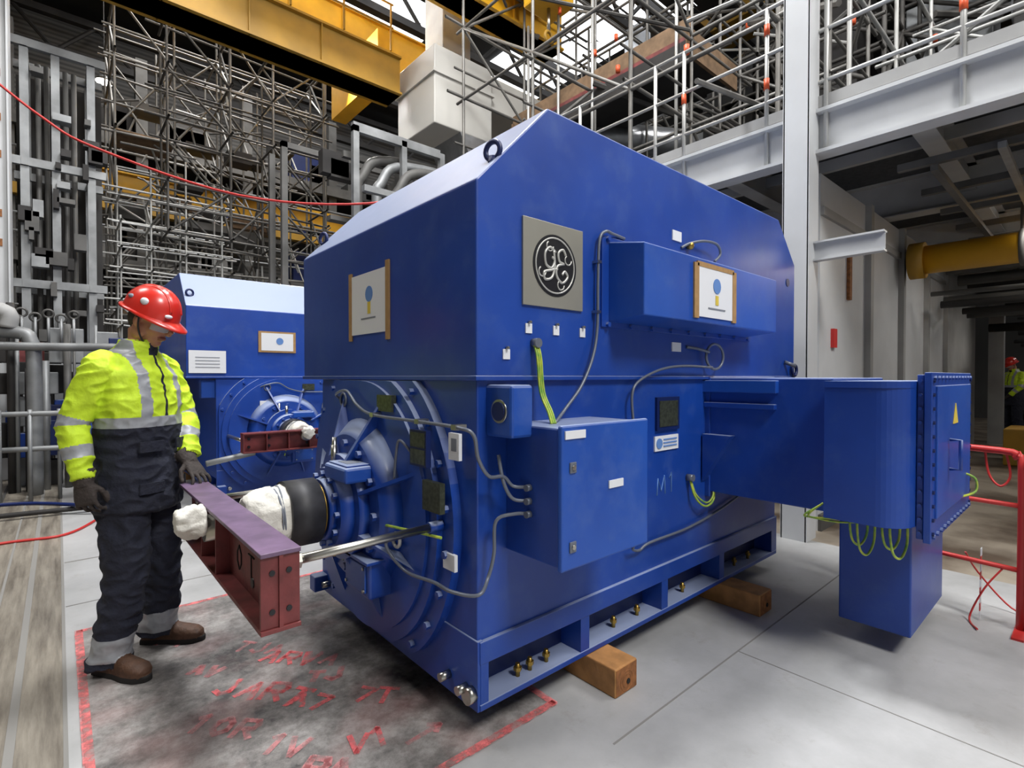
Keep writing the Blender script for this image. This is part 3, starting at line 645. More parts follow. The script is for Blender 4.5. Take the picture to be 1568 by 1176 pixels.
    Ls=(-.01,.185,1.455); Le=(.06,.24,1.21); Lw=(.185,.115,1.01)
    arm(Rs,Re,Rw,-1); arm(Ls,Le,Lw,1)
    rd=(V(Rw)-V(Re)).normalized()
    hand(V(Rw)+rd*.015,rd+V((-.0,0,-.6)),(-.2,.9,0),(1,.2,0),(.35,.55,.45),.6)
    hand((.205,.085,.985),(.72,-.30,-.62),(-.5,.05,-.85),(-.3,-1,0),(-.1,.35,.5),.8)
    C,R=interp([((-.02,0,1.515),.10,.12),((.0,0,1.56),.088,.095),((.008,0,1.60),.082,.086)],8); loft(C,R,lambda t,p:1,align=False)
    hc=V((.075,0,1.705)); HR=Matrix.Rotation(math.radians(24),3,'Y')
    def hp(x,y,z): return hc+HR@V((x,y,z))
    C,R=interp([((-.01,0,1.54),.062,.060),((.02,0,1.60),.058,.056),(hp(-.03,0,-.06),.060,.055)],8); loft(C,R,lambda t,p:3)
    def bl(x,y,z,rx,ry,rz,mi): s.ball(hp(x,y,z),(rx,ry,rz),MATS[mi],HR)
    bl(-.012,0,.035,.098,.076,.092,3); bl(.025,0,-.02,.070,.062,.085,3); bl(.040,0,-.075,.045,.045,.035,3); bl(.066,0,-.098,.022,.024,.018,3)
    bl(-.04,0,-.005,.070,.070,.075,7)
    for sy in (1,-1):
        bl(.055,.036*sy,-.03,.032,.026,.028,3); bl(.070,.030*sy,.022,.024,.030,.012,3); bl(-.008,.079*sy,-.012,.018,.010,.032,3); bl(-.004,.083*sy,-.012,.010,.008,.022,3)
        bl(.0,.055*sy,-.06,.04,.016,.04,3)
    C,R=interp([(hp(.088,0,.022),.010,.010),(hp(.110,0,-.010),.013,.011),(hp(.122,0,-.028),.014,.015),(hp(.100,0,-.036),.010,.012)],10); loft(C,R,lambda t,p:3,u=V((1,0,.3)))
    bl(.090,0,-.062,.012,.024,.006,8); bl(.087,0,-.071,.012,.021,.006,8)
    tags=s.MI[:]; bvh=BVHTree.FromPolygons(s.V,s.F)
    me=s.mesh()
    tmp=bpy.data.objects.new('tmp',me); COL.objects.link(tmp)
    md=tmp.modifiers.new('r','REMESH'); md.mode='VOXEL'; md.voxel_size=.005; md.use_smooth_shade=True
    sm=tmp.modifiers.new('s','SMOOTH'); sm.factor=.5; sm.iterations=3
    dg=bpy.context.evaluated_depsgraph_get(); ev=tmp.evaluated_get(dg)
    nm=bpy.data.meshes.new_from_object(ev); bpy.data.objects.remove(tmp)
    nm.materials.clear()
    for m in MATS: nm.materials.append(m)
    vt={}
    for p in nm.polygons:
        c=p.center; r=bvh.find_nearest(c); tg=tags[r[2]] if r[2] is not None else 0
        if tg==1:
            if abs(c.y)<.16 and c.z>1.2 and (c.x>0.04 or c.x<-.06 or c.z>1.46) and .080<abs(c.y)<.130: tg=2
            if abs(c.y)<.009 and c.x>.05: tg=0
            if c.z>1.53 and c.x>.0 and abs(c.y)<.03: tg=0
        p.material_index=tg; p.use_smooth=True
        for v_ in p.vertices: vt[v_]=tg
    nv=len(nm.vertices); co=[0.0]*(nv*3); nm.vertices.foreach_get('co',co)
    nr=[v_.normal.copy() for v_ in nm.vertices]
    for i in range(nv):
        tg=vt.get(i,0)
        if tg in (0,1,2):
            c=V(co[3*i:3*i+3])
            a=noise.noise(V((c.x*9,c.y*9,c.z*5)))*.012+ (abs(noise.noise(V((c.x*13+5,c.y*13,c.z*20))))-.2)*-.020
            if c.z<.6: a+=math.sin(c.z*60+noise.noise(V((c.x*8,c.y*8,c.z*4)))*6)*.005*min(1,(.65-c.z)*3)
            if tg==2: a*=.6
            c=c+nr[i]*a; co[3*i],co[3*i+1],co[3*i+2]=c.x,c.y,c.z
    nm.vertices.foreach_set('co',co); nm.update()
    body=bpy.data.objects.new('body',nm); COL.objects.link(body); body.parent=root
    b=B('jacket_details')
    for sy in (1,-1):
        for z0 in (.86,1.06):
            pts=[]
            for i in range(6):
                y=sy*(.04+i*.022); x=.156*(1-(abs(y)/.21)**2.3)**(1/2.3)
                pts.append((x+.008,y,z0))
            for a_,c_ in zip(pts[:-1],pts[1:]):
                b.prism([a_,c_,(c_[0],c_[1],z0+.05),(a_[0],a_[1],z0+.05)],(.008,0,0),NAVY)
    b.done(parent=root)
    HM=mat('red_helmet',srgb(204,44,32),0.3,0,0.04,5,coat=.4)
    b=B('safety_helmet')
    k=b.mi(HM)
    seg=40;rows=[]
    for i in range(13):
        th=math.pi/2*i/12; row=[]
        for j in range(seg):
            a=2*math.pi*j/seg; r=math.cos(th)**.85; rx=.130 if math.cos(a)>0 else .138
            x=rx*r*math.cos(a); y=.110*r*math.sin(a); z=.138*math.sin(th)
            if abs(y)<.028 and z>.05: z+=.006; 
            row.append(b.v(hp(x-.01,y,z+.03)) if i<12 else None)
        rows.append(row)
    top=b.v(hp(-.01,0,.03+.144))
    for i in range(11):
        for j in range(seg): b.f([rows[i][j],rows[i][(j+1)%seg],rows[i+1][(j+1)%seg],rows[i+1][j]],k,True)
    for j in range(seg): b.f([rows[11][j],rows[11][(j+1)%seg],top],k,True)
    def rim(o,dz): return [hp((.130 if math.cos(a)>0 else .138)*math.cos(a)-.01+(o+(.050*max(0,math.cos(a))**2))*math.cos(a),(.110+o)*math.sin(a),.03+dz-.020*max(0,math.cos(a))) for a in [2*math.pi*j/seg for j in range(seg)]]
    inn=[b.v(p) for p in [hp((.122 if math.cos(a)>0 else .129)*math.cos(a)-.01,.102*math.sin(a),.034) for a in [2*math.pi*j/seg for j in range(seg)]]]
    o1=[b.v(p) for p in rim(.014,.0)]; o2=[b.v(p) for p in rim(.015,-.010)]; i2=[b.v(p) for p in rim(-.008,-.012)]
    for A,Bq in ((inn,o1),(o1,o2),(o2,i2)):
        for j in range(seg): b.f([A[j],A[(j+1)%seg],Bq[(j+1)%seg],Bq[j]],k,True)
    for yy in (-.035,0,.035):
        b.tube([hp(-.01+.132*math.cos(a)*(1 if math.cos(a)<0 else .95),yy,.03+.139*math.sin(a)*(1-abs(yy)*1.5)) for a in [math.radians(q) for q in (20,45,70,95,120,145,165)]],.006,HM,6,4)
    b.ball(hp(.01,-.098,.09),(.020,.014,.018),PAPER,HR,14,8); b.ball(hp(.112,-.045,.058),(.010,.024,.010),PAPER,HR,12,8); b.ball(hp(-.07,-.085,.085),(.018,.014,.012),PAPERG,HR,12,8)
    b.tube([hp(.0,-.088,.03),hp(.012,-.080,-.04),hp(.035,-.05,-.10),hp(.045,0,-.118),hp(.035,.05,-.10),hp(.012,.080,-.04),hp(.0,.088,.03)],.004,BLACK,6,4)
    b.tube([hp(-.11,-.06,.03),hp(-.12,0,.0),hp(-.11,.06,.03)],.010,BLACK,6,4)
    b.done(parent=root)
    GL=mat('safety_glasses',(.62,.75,.85,1),0.06,0,alpha=.5,coat=.6)
    b=B('safety_glasses')
    arc=[(.066+.052*math.cos(a),.075*math.sin(a)) for a in [math.radians(-88+i*176/16) for i in range(17)]]
    vs=[(b.v(hp(x,y,.014)),b.v(hp(x-.004,y*.98,-.028+.014*(1-min(1,abs(y)/.02))))) for x,y in arc]; k=b.mi(GL)
    for a_,c_ in zip(vs[:-1],vs[1:]): b.f([a_[0],c_[0],c_[1],a_[1]],k,True)
    b.tube([hp(x+.001,y,.015) for x,y in arc],.003,BLACK,6,1)
    for sy in (1,-1):
        b.tube([hp(.066,.075*sy,.010),hp(.03,.083*sy,.010),hp(-.01,.088*sy,.004)],.004,BLACK,6,2)
        b.ball(hp(.078,.031*sy,.002),(.011,.013,.010),PAPER,HR,12,8); b.ball(hp(.087,.031*sy,-.001),(.0045,.0055,.0055),BLACK,HR,8,6)
    b.done(parent=root)
    return root
w1=build_worker((.30,3.19,0),math.radians(-46))
def copy_worker(loc,yaw,name):
    r=bpy.data.objects.new(name,None); COL.objects.link(r); r.location=loc; r.rotation_euler=(0,0,yaw)
    for c in list(w1.children):
        o=bpy.data.objects.new(c.name,c.data); COL.objects.link(o); o.parent=r
    return r
copy_worker((16.5,1.35,0),2.4,'construction_worker.001')

# ------------------------------------------------------------------ background: left bay
b=B('steel_column')
b.box(-.95,-.50,9.9,10.3,0,12.3,WHITE,.01); b.box(-.97,-.95,9.8,10.4,0,12.3,WHITE); b.box(-.5,-.48,9.8,10.4,0,12.3,WHITE)
for z in (3.2,3.6,4.4,4.9,5.5,6.2): b.box(-.60,-.56,9.89,9.9,z,z+.10,WOODE)
b.done()
b=B('pipe_rack')
for x in (-.35,0.0,.42):
    for y in (10.6,11.4):
        b.box(x-.05,x+.05,y-.06,y-.045,0,6.4,GALV); b.box(x-.05,x+.05,y+.045,y+.06,0,6.4,GALV); b.box(x-.008,x+.008,y-.05,y+.05,0,6.4,GALV)
for z in (1.5,2.75,4.55,6.3):
    for y in (10.55,11.35):
        b.box(-.5,.6,y-.04,y+.04,z,z+.12,GALV)
    for x in (-.35,.42): b.box(x-.04,x+.04,10.5,11.5,z,z+.1,GALV)
for x in (-.2,-.1,.12,.22): b.cyl((x,10.8,0),(x,10.8,6.2),.035,GALVD,seg=8)
for i in range(30):
    x=random.uniform(-.45,.5); z=random.uniform(.4,6); b.box(x,x+random.uniform(.05,.25),10.4,10.6,z,z+random.uniform(.05,.3),random.choice([GALVD,DARK,GALV,DARK]))
b.box(-.48,.6,11.6,11.7,0,6.3,DARK)
b.done()
def pipe(b,pts,r,m): b.tube(pts,r,m,12,5)
b=B('process_pipework')
pipe(b,[(-.6,8.5,1.78),(0,8.3,1.78),(.6,8.1,1.78),(.85,8.0,1.7),(.9,8.0,1.4),(.9,8.0,.2)],.05,GALV)
pipe(b,[(-1.2,8.7,1.95),(-.4,8.5,1.95),(-.25,8.45,1.85),(-.22,8.45,1.5),(-.22,8.45,.0)],.075,GALV)
pipe(b,[(-1.2,8.2,1.0),(-.2,8.0,1.0),(.4,7.9,1.0),(.9,7.8,1.0)],.03,GALV); pipe(b,[(-1.2,8.2,.6),(.9,7.8,.6)],.03,GALV)
pipe(b,[(-1.2,8.6,2.2),(-.5,8.5,2.2),(-.45,8.5,2.0)],.09,WHITED)
for i in range(6): b.torus((-.45+.12*i,8.6,2.15+.05*(i%2)),(0,1,0.3),.05,.014,GALVD,14,6); b.cyl((-.45+.12*i,8.6,1.78),(-.45+.12*i,8.6,2.15),.015,GALV,seg=8)
for i in range(5): b.cyl((-.5+i*.25,8.0,0),(-.5+i*.25,8.0,1.05),.02,GALV,seg=8)
for i in range(70):
    x=random.uniform(-1,1.1); y=random.uniform(8.8,9.6); z=random.choice([0,0,.4,.8,1.2,1.6]); b.box(x,x+random.uniform(.08,.4),y,y+.2,z,z+random.uniform(.1,.5),random.choice([GALVD,DARK,BLUE2,BLUE,GALV,DARK,DARKW,REDB]),.01)
for i in range(14):
    x=random.uniform(-.9,1.1); b.cyl((x,8.75,0),(x,8.75,random.uniform(1.4,2.4)),random.choice([.015,.025,.04]),random.choice([GALV,GALVD,DARK]),seg=8)
pipe(b,[(-1.0,7.6,.10),(-.3,7.4,.10),(.2,6.9,.10),(.6,6.7,.10)],.02,BLUE2); pipe(b,[(-1.0,7.2,.05),(-.3,7.1,.05),(.3,7.0,.05)],.025,DARK)
b.done()
b=B('red_hose'); b.tube([(-1.2,6.0,.012),(-.4,6.12,.012),(.026,6.09,.012),(.3,6.6,.012)],.012,REDP); b.done()
b=B('pump_unit')
b.box(.15,.85,7.2,7.9,.0,.12,BLUE2,.01); b.box(.2,.7,7.3,7.8,.55,1.2,BLUE,.03); b.cyl((.45,7.3,.75),(.45,7.1,.75),.18,BLUE,seg=24); b.cyl((.45,7.6,1.2),(.45,7.6,1.4),.07,STEEL); b.box(.25,.65,7.35,7.75,.12,.55,BLUE2)
for i in range(7): b.box(.19,.71,7.32+i*.07,7.33+i*.07,.6,1.15,BLUE)
b.done()
def scaffold(b,x0,x1,y0,y1,z0,z1,dx,dy,dz,m,diag=.35,r=.027,boards=.0,jit=.12):
    R=random
    nx=max(1,round((x1-x0)/dx)); ny=max(1,round((y1-y0)/dy)); nz=max(1,round((z1-z0)/dz))
    xs=[x0+(x1-x0)*i/nx+(R.uniform(-.18,.18)*dx if 0<i<nx else 0) for i in range(nx+1)]; ys=[y0+(y1-y0)*i/ny for i in range(ny+1)]; zs=[z0+(z1-z0)*i/nz+(R.uniform(-.15,.15)*dz if 0<i<nz else 0) for i in range(nz+1)]
    for x in xs:
        for y in ys:
            b.cyl((x,y,0 if z0<2.5 else z0),(x,y,z1+R.uniform(-.5,.9)),r,m,seg=6,caps=False)
    for z in zs:
        for y in ys:
            b.cyl((x0-R.random()*.4,y,z+R.uniform(-jit,jit)),(x1+R.random()*.4,y,z+R.uniform(-jit,jit)),r,m,seg=6,caps=False)
            if R.random()<.6: b.cyl((x0-.2,y,z+.5),(x1+.2,y,z+.5),r*.8,m,seg=6,caps=False)
        for x in xs: b.cyl((x,y0-.2,z),(x,y1+.2,z),r,m,seg=6,caps=False)
    for i in range(nx):
        for y in ys:
            for k in range(nz):
                if R.random()<diag:
                    a,c=(xs[i],xs[i+1]) if R.random()<.5 else (xs[i+1],xs[i])
                    b.cyl((a,y,zs[k]),(c,y,zs[k+1]),r,m,seg=6,caps=False)
    for j in range(ny):
        for x in xs:
            for k in range(nz):
                if R.random()<diag: b.cyl((x,ys[j],zs[k]),(x,ys[j+1],zs[k+1]),r,m,seg=6,caps=False)
    if boards:
        for k in range(1,nz+1):
            for i in range(nx):
                if R.random()<boards: b.box(xs[i],xs[i+1],y0,y0+dy*.8,zs[k]-.03,zs[k],PLANK)
SC=mat('scaffold_tube',srgb(114,112,108),0.5,0.4,0.3,3)
SCD=mat('scaffold_tube_dark',srgb(78,76,73),0.6,0.3,0.3,3)
SCL=mat('scaffold_tube_bright',srgb(180,180,177),0.45,0.4,0.1,3)
b=B('scaffolding')
scaffold(b,.9,5.2,13.2,15.9,.0,9.2,1.05,1.3,1.3,SC,.4,.026,.10)
scaffold(b,1.6,4.6,11.8,12.6,4.2,8.4,.9,.8,1.0,SCD,.5,.024,.0)
scaffold(b,.9,2.6,12.2,12.9,0,4.9,.55,.8,.5,SCL,.12,.02)
for i in range(90):
    x=random.uniform(.9,4.6); y=random.uniform(13.0,15.6); z=random.uniform(1,8); a=random.uniform(0,6.3); l=random.uniform(.6,2.2)
    b.cyl((x,y,z),(x+l*math.cos(a)*.7,y,z+l*math.sin(a)),.022,random.choice([SC,SCD,SCD,SCL]),seg=6)
for i in range(22):
    x=random.uniform(1,4.4); y=random.uniform(13.3,15.5); z=random.uniform(1,8); b.box(x,x+random.uniform(.3,1.0),y,y+.5,z,z+random.uniform(.04,.35),random.choice([PLANK,DARK,GALVD,DARK]))
b.done()
b=B('gallery_structure')
for x in (-1,2,5,8,11,14): b.box(x-.15,x+.15,19.6,20,0,11.2,GALVD)
for z,m in ((2.6,DARK),(4.6,GALVD),(8.3,GALVD)):
    b.box(-6,20,19.4,19.7,z,z+.35,m); b.box(-6,20,19.7,21.8,z+.2,z+.28,DARK)
b.box(-6,20,19.4,19.7,6.4,6.7,YELD)
for x in range(-5,20): b.cyl((x,19.45,2.9),(x,19.45,4.0),.03,SCL,seg=6)
for z in (3.4,3.9,5.4,5.9,7.2,7.7): b.cyl((-6,19.45,z),(20,19.45,z),.03,GALV,seg=6)
for i in range(90):
    x=random.uniform(-4,18); z=random.choice([.2,1.2,2.9,5,6.8,8.7]); h=random.uniform(.5,1.4); w=random.uniform(.3,1.2)
    b.box(x,x+w,20.2,20.9,z,z+h,random.choice([GALVD,DARK,WHITED,GALVD,BLUE2,DARK,DARK]))
b.done()
b=B('overhead_crane')
def girder(x0,x1,y,z,h,w,m):
    b.box(x0,x1,y-w/2,y+w/2,z,z+h,m); b.box(x0,x1,y-w/2-.08,y+w/2+.08,z,z+.04,m); b.box(x0,x1,y-w/2-.08,y+w/2+.08,z+h-.04,z+h,m)
    n=int((x1-x0)/1.2)
    for i in range(n): b.box(x0+i*1.2,x0+i*1.2+.02,y-w/2-.06,y+w/2+.06,z,z+h,m)
girder(-6,5.2,9.6,7.05,.75,.5,YELD)
girder(-7,12,12.0,9.0,1.0,.6,YEL)
girder(2.0,8.2,8.0,8.4,.9,.5,YEL)
b.box(5.0,5.35,9.9,12.3,7.6,8.6,YEL); 
b.box(6.0,7.6,6.8,8.2,8.9,9.5,YEL,.03); b.box(6.3,7.2,6.9,7.9,9.5,10.1,YEL,.03); b.cyl((6.3,7.2,9.2),(7.4,7.2,9.2),.25,YELD); b.box(6.3,7.0,6.3,6.9,8.0,8.9,YEL,.04)
b.cyl((6.65,6.6,8.0),(6.65,6.6,7.6),.03,STEEL); b.torus((6.65,6.6,7.5),(0,1,0),.09,.03,YELD)
# walkway rail and festoon along the first girder
for i in range(12): b.cyl((-5.5+i*.95,9.25,7.8),(-5.5+i*.95,9.25,8.7),.02,YELD,seg=6)
b.cyl((-6,9.25,8.7),(5,9.25,8.7),.02,YELD,seg=6); b.cyl((-6,9.25,8.25),(5,9.25,8.25),.02,YELD,seg=6)
b.done()
b=B('runway_beam'); b.box(.2,9,16.4,16.8,6.1,6.6,YEL); b.box(.2,9,16.3,16.9,6.55,6.62,YEL); b.done()
b=B('ventilation_duct')
b.box(5.4,6.8,8.4,9.8,6.25,7.75,CREAM,.02); b.box(6.0,6.7,9.0,9.7,7.75,12.3,WHITED,.02); b.box(6.8,8.6,8.5,9.5,7.0,7.7,CREAM,.02)
b.box(5.36,6.84,8.36,9.84,7.2,7.26,CREAM); b.prism([(6.0,8.4,6.25),(6.8,8.4,6.25),(7.3,8.4,5.2),(6.6,8.4,5.2)],(0,1.1,0),SILV)
b.done()
b=B('insulated_pipework')
for i in range(5):
    o=i*.28
    pipe(b,[(3.9+o,8.5-o*.5,0.0),(3.9+o,8.5-o*.5,4.2-o*.3),(4.0+o,8.5-o*.5,4.9-o*.3),(4.5+o,8.5-o*.5,5.3-o*.3),(6.5+o,8.5-o*.5,5.4-o*.3)],.085,GALV if i%2 else GALVD)
pipe(b,[(7.2,7.4,3.9),(7.2,7.4,5.4),(7.4,7.2,5.9),(8,6.6,6.1),(9.5,5.6,6.1)],.28,SILV)
pipe(b,[(8.2,8.2,3.9),(8.2,8.2,6.4),(8.6,8.0,7.0),(10,7.4,7.2)],.22,SILV)
pipe(b,[(6.6,8.0,4.6),(7.4,7.6,4.9),(8.4,7.1,4.9),(9.6,6.2,4.9)],.18,SILV)
for x in (3.7,4.6,5.4):
    b.box(x,x+.1,8.2,8.3,0,5.6,GALV)
b.box(3.7,5.4,8.2,8.3,5.5,5.65,GALV); b.box(3.7,5.4,7.8,7.9,4.4,4.5,GALV); b.box(3.7,5.4,8.6,8.7,5.2,5.3,GALVD)
b.box(3.0,3.1,9.6,9.7,0,5.6,GALVD); b.box(3.0,3.1,10.3,10.4,0,5.6,GALVD); b.box(3.0,5.0,9.6,9.7,5.5,5.6,GALVD)
for i in range(16):
    x=random.uniform(3.2,5.6); z=random.uniform(3.2,5.4); b.box(x,x+random.uniform(.1,.5),8.9,9.1,z,z+random.uniform(.05,.4),random.choice([GALVD,DARK,GALV]))
b.done()
b=B('red_hose'); b.tube([(-.5,7.0,4.3),(-.1,6.7,3.9),(.287,6.4,3.62),(1.34,5.6,3.2),(2.4,5.0,3.2),(3.3,4.6,3.5),(4.9,4.2,3.9)],.012,REDP); b.done()

# ------------------------------------------------------------------ mezzanine (right)
b=B('steel_column'); 
b.box(4.80,5.02,1.86,1.875,0,12.2,WHITE); b.box(4.80,5.02,1.66,1.675,0,12.2,WHITE); b.box(4.90,4.92,1.675,1.86,0,12.2,WHITE); b.box(4.8,4.81,1.665,1.87,0,12.2,WHITE)
b.done()
b=B('mezzanine_platform')
X0=5.03
b.box(X0-.01,X0+.012,-6,8,3.36,3.72,WHITE); b.box(X0-.09,X0+.1,-6,8,3.70,3.73,WHITE); b.box(X0-.09,X0+.1,-6,8,3.35,3.38,WHITE)
b.box(X0,16,-6,8,3.73,3.76,GRATE)
for y in (-3.5,-2.6,-1.7,-.8,.1,1.0,2.6,3.5,4.4,5.3,6.2,7.1):
    ibeam(b,X0,16,y-.08,y+.08,3.45,3.73,WHITED,WHITED,axis='X')
for x in (7.5,10,12.5,15): ibeam(b,x-.12,x+.12,-6,8,3.30,3.73,WHITED,WHITED)
for x in (6.2,8.7,11.2): b.box(x-.03,x+.03,-6,8,3.6,3.72,WHITED)
for x,y in ((7.5,-3),(10,-3),(12.5,-3),(15,-3),(7.5,7.6),(10,7.6),(15,1.5),(5.1,7.8),(10,4.5)):
    b.box(x-.12,x+.12,y-.12,y+.12,0,3.4,WHITED)
b.box(4.9,4.99,1.15,1.7,2.42,2.435,WHITE); b.box(4.9,4.99,1.15,1.7,2.57,2.585,WHITE); b.box(4.94,4.95,1.15,1.7,2.435,2.57,WHITE)
for i in range(14):
    y=random.uniform(-4,1.2); z=random.uniform(3.0,3.3); b.box(5.4,15,y,y+.05,z,z+.05,random.choice([GALVD,DARK,GALV]))
for i in range(10): b.box(5.5+i*.9,5.56+i*.9,-4,1.2,3.2,3.26,GALVD)
b.done()
b=B('guard_railing')
for y in (-5.2,-4,-2.8,-1.6,-.4,.7,1.60,2.1,2.95,3.3,4.4,5.5,6.6,7.7):
    b.cyl((5.0,y,3.4),(5.0,y,4.85),.020,SCL,seg=8)
for z in (3.98,4.42,4.84): b.cyl((5.0,-6,z),(5.0,8,z),.018,SCL,seg=8)
b.box(4.995,5.005,-6,8,3.76,3.86,WHITED)
for y,z in ((2.95,4.3),(2.1,4.6),(.7,4.55),(2.1,4.1),(.7,4.1)): b.cyl((4.998,y,z),(4.998,y,z+.1),.026,ORNG,seg=8)
b.done()
b=B('scaffolding')
scaffold(b,5.5,8.5,2.2,7.6,3.8,8.8,1.5,1.8,1.4,SC,.3,.026)
scaffold(b,9.5,14,-3,4,3.8,9.5,1.1,1.6,1.2,SCD,.4,.035)
scaffold(b,8.8,13,4.5,9,3.8,9.5,1.3,1.5,1.2,SC,.35,.03)
scaffold(b,5.6,9,-3.2,1.6,3.8,7.5,1.7,1.5,1.3,SCL,.12,.022)
for i in range(30):
    x=random.uniform(5.4,10); y=random.uniform(-2,7); z=random.uniform(4.2,8); b.cyl((x,y,z),(x,y,z+.1),.032,ORNG,seg=8)
for i in range(80):
    x=random.uniform(5.6,12); y=random.uniform(-2,8); z=random.uniform(4,9); a=random.uniform(0,6); l=random.uniform(1,2.6); b.cyl((x,y,z),(x+l*math.cos(a),y+l*math.sin(a),z+random.uniform(-1,1.2)),random.choice([.024,.024,.05]),random.choice([SC,SCD,SCD,SCL]),seg=6)
b.done()
b=B('scaffold_platform')
for i in range(6): b.box(7.0+i*.22,7.2+i*.22,4.1,7.8,6.40+.008*i,6.45+.008*i,PLANK,.004)
b.box(6.94,6.98,4.0,7.9,6.40,6.66,PLANK); b.box(6.93,6.945,4.0,7.9,6.34,6.40,REDB); b.box(6.93,6.97,4.0,7.9,6.05,6.34,DARK)
b.box(6.9,8.4,4.0,4.05,6.1,6.5,PLANK); b.box(6.9,8.4,7.85,7.9,6.1,6.5,PLANK); b.box(6.95,8.3,4.1,7.8,6.2,6.4,DARK)
for y in (4.2,5,5.8,6.6,7.4): b.cyl((6.9,y,3.76),(6.9,y,8.2),.026,SCL,seg=8)
b.done()
b=B('plant_equipment')
for i in range(90):
    x=random.uniform(9,17); y=random.uniform(-4,11); z=random.choice([3.8,3.8,5.5,7,8.5,9.5]); 
    b.box(x,x+random.uniform(.4,1.8),y,y+random.uniform(.4,1.6),z,z+random.uniform(.4,1.6),random.choice([DARK,GALVD,GALV,WHITED,SILV,DARK,DARK,DARK]),.02)
for i in range(44):
    x=random.uniform(8,15); y=random.uniform(-3,9); z=random.uniform(4.5,10.5); r=random.choice([.06,.1,.18,.25])
    if random.random()<.5: b.cyl((x,y,z),(x+4,y,z),r,random.choice([SILV,GALV,GALVD,DARK]),seg=14)
    else: b.cyl((x,y-2,z),(x,y+2,z),r,random.choice([SILV,GALV,GALVD,YELD]),seg=14)
b.box(12,13,-6,12,9.8,10.2,YELD); b.box(17,17.4,-6,14,6,6.5,GALVD); b.box(17,17.4,-6,14,9,9.4,YELD)
for i in range(16): b.box(16.9,17.0,-6,14,4+i*.5,4.05+i*.5,GALVD)
b.done()
b=B('wall_partition')
b.box(5.25,11.0,1.72,1.86,0,3.28,WHITE)
b.box(11.0,14.0,1.72,1.86,0,3.28,WHITED)
for x in (6.6,8.0,9.4,10.8): b.box(x,x+.1,1.66,1.72,0,3.28,WHITED)
b.box(5.25,11,1.69,1.72,2.9,2.98,WHITED); b.box(5.25,11,1.69,1.72,0,.15,GALVD)
b.box(5.55,5.64,1.69,1.72,1.70,1.88,REDP); b.box(6.0,6.07,1.69,1.72,2.2,2.7,WOODE)
b.done()
b=B('yellow_pipe'); b.cyl((8.0,-6,2.85),(8.0,1.6,2.85),.17,YEL,seg=24)
for y in (-3,-1,.6): b.torus((8,y,2.85),(0,1,0),.18,.025,GALVD,24); b.cyl((8,y,2.85),(8,y,3.4),.02,GALVD,seg=8)
b.cyl((8.0,1.45,2.85),(8.0,1.6,2.85),.22,YELD,seg=24)
b.done()
b=B('basement_plant')
for i in range(100):
    x=random.uniform(9.5,22); y=random.uniform(-5,.9); z=random.choice([0,0,0,0,1.2,2.0]); 
    if 15.8<x+.5<18 and y>-.2: continue
    b.box(x,x+random.uniform(.2,1.1),y,y+random.uniform(.2,.9),z,z+random.uniform(.3,1.2),random.choice([DARK,GALVD,GALV,GALVD,REDB,DARKW,DARK,YELD]),.02)
for i in range(40):
    x=random.uniform(8.5,20); y=random.uniform(-5,.9); b.cyl((x,y,0),(x,y,3.3),random.choice([.03,.05,.08]),random.choice([GALVD,DARK,GALV]),seg=8)
    z=random.uniform(2.3,3.2); b.cyl((x,-5,z),(x,1.5,z),random.choice([.03,.05,.08]),random.choice([GALVD,DARK,DARK]),seg=8)
b.done()

# ------------------------------------------------------------------ red barrier
b=B('safety_barrier')
def bar(p,q):
    p=V(p);q=V(q); d=(q-p).normalized()
    b.tube([p,p+V((0,0,.90)),p+V((0,0,.97))+d*.025,p+V((0,0,1.0))+d*.09,q+V((0,0,1.0))-d*.09,q+V((0,0,.97))-d*.025,q+V((0,0,.90)),q],.02,REDP,10,4)
    for z in (.70,.34): b.cyl(p+V((0,0,z)),q+V((0,0,z)),.014,REDP,seg=10)
    for e in (p,q): b.box(e.x-.16,e.x+.16,e.y-.025,e.y+.025,0,.012,REDP)
bar((4.02,.29,0),(4.12,.98,0)); bar((3.98,.22,0),(3.5,-1.2,0))
b.tube([(4.05,.45,1.0),(4.04,.43,.86),(4.02,.38,.80),(4.03,.34,.86),(4.03,.36,1.0)],.006,REDP)
b.tube([(4.2,.55,.34),(4.3,.5,.2),(4.3,.35,.03),(4.25,.2,.01)],.005,REDP)
b.tube([(4.03,.36,.34),(4.0,.44,.20),(3.98,.50,.02),(3.85,.45,.01)],.005,REDP)
b.done()
b=B('hazard_tape')
for i in range(9):
    z=.01+i*.045; b.box(4.02+.004*i,4.06+.004*i,.46,.464,z,z+.045,REDP if i%2 else PAPER)
b.done()

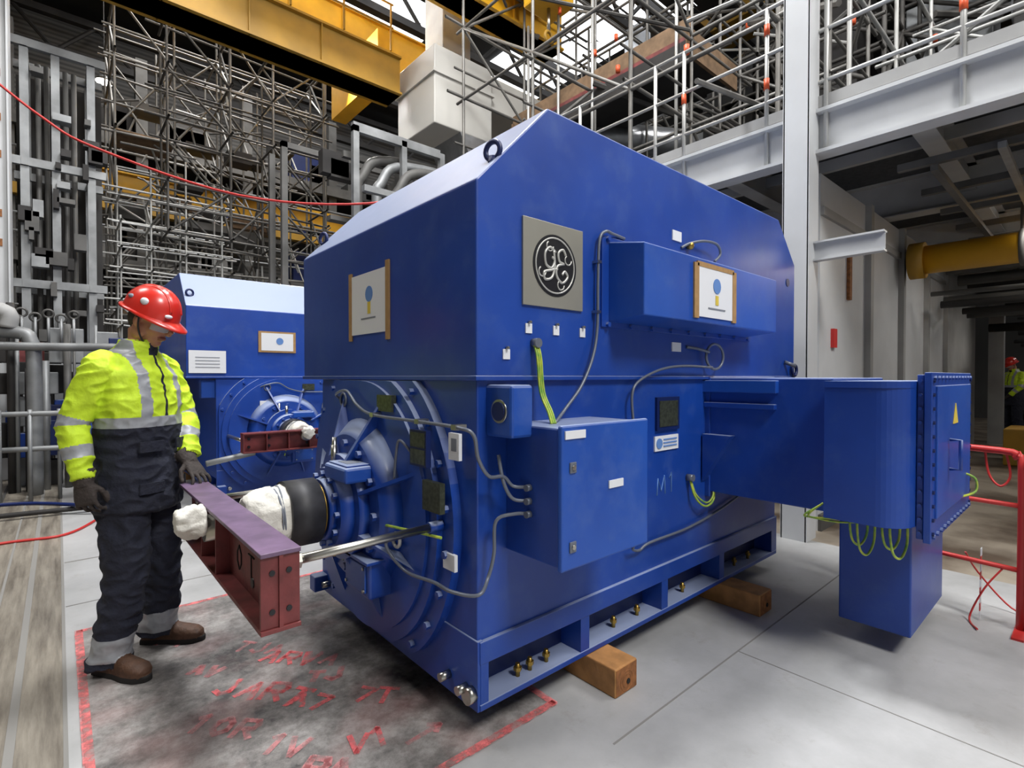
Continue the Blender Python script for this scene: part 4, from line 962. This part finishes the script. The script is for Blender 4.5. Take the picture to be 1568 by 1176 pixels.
# ------------------------------------------------------------------ lamps
def lamp(p):
    b=B('high_bay_lamp'); b.cyl(p,(p[0],p[1],p[2]+.12),.2,GALV,.1,16); b.cyl((p[0],p[1],p[2]-.01),(p[0],p[1],p[2]),.17,LAMP,seg=16); b.cyl((p[0],p[1],p[2]+.12),(p[0],p[1],12.9),.01,DARK,seg=6); b.done()
for p in [(.9,16.1,8.6),(-2,6,10.8),(4,14.5,10.8),(12,10,11.2),(14,3,11.2),(8.5,14,10.5),(2,-2,10.8),(-3,14,10.5)]: lamp(p)
for (x,y,z) in ((9,0,3.2),(13,-1,3.2),(17,0,3.2),(11,-3,3.2),(20,.5,3.0)):
    b=B('under_deck_fill_strip'); b.box(x-.5,x+.5,y-.06,y+.06,z-.05,z,LAMP); b.box(x-.52,x+.52,y-.07,y+.07,z,z+.06,GALV); b.cyl((x,y,z+.05),(x,y,z+.3),.01,DARK,seg=6); b.done()  # glowing strips added as fill for the space under the deck
def area(name,loc,size,power,target,col=(1,1,1),sy=None):
    l=bpy.data.lights.new(name,'AREA'); l.energy=power; l.size=size; l.color=col
    if sy: l.shape='RECTANGLE'; l.size_y=sy
    o=bpy.data.objects.new(name,l); COL.objects.link(o); o.location=loc
    o.rotation_euler=(V(target)-V(loc)).to_track_quat('-Z','Y').to_euler()
area('hall_light_front',(1.5,-4.5,8.5),2.2,680,(2.8,1.6,0.5),(1,.98,.95))
area('hall_light_left',(-4,7,11),3,420,(1,4,0),(1,.98,.95))
area('hall_light_center',(2.6,3.6,11),1.6,1050,(2.8,1.2,0),(.98,.99,1))
area('hall_light_back',(4,15,12.5),5,1150,(4,15,0),(1,.97,.93))
area('hall_light_wall',(1,5,11.5),3,420,(1.5,20,5),(1,.97,.93))
area('hall_light_right',(8,-2,11),4,760,(9,4,4),(1,.97,.94))
area('floodlight',(5.0,11.0,8.35),1.3,520,(1.4,2.4,2.4),(1,.98,.95),.7)
area('under_deck_fill',(8,0,3.15),1.0,50,(8,-.3,0),(1,.96,.9),)  # added fill lamps that lift the dark bay under the mezzanine
area('under_deck_fill',(13,-1,3.1),1.2,90,(13,-1,0),(1,.95,.88))
w=bpy.data.worlds.new('World'); scene.world=w; w.use_nodes=True
w.node_tree.nodes['Background'].inputs[0].default_value=(.84,.86,.9,1); w.node_tree.nodes['Background'].inputs[1].default_value=.32

c=bpy.data.cameras.new('camera'); c.lens=18.2; c.sensor_width=36; co=bpy.data.objects.new('camera',c); COL.objects.link(co)
co.location=(0,0,1.42); co.rotation_euler=(math.radians(90-.79),0,math.radians(-41.2)); c.clip_start=.05
scene.camera=co
scene.view_settings.view_transform='Standard'
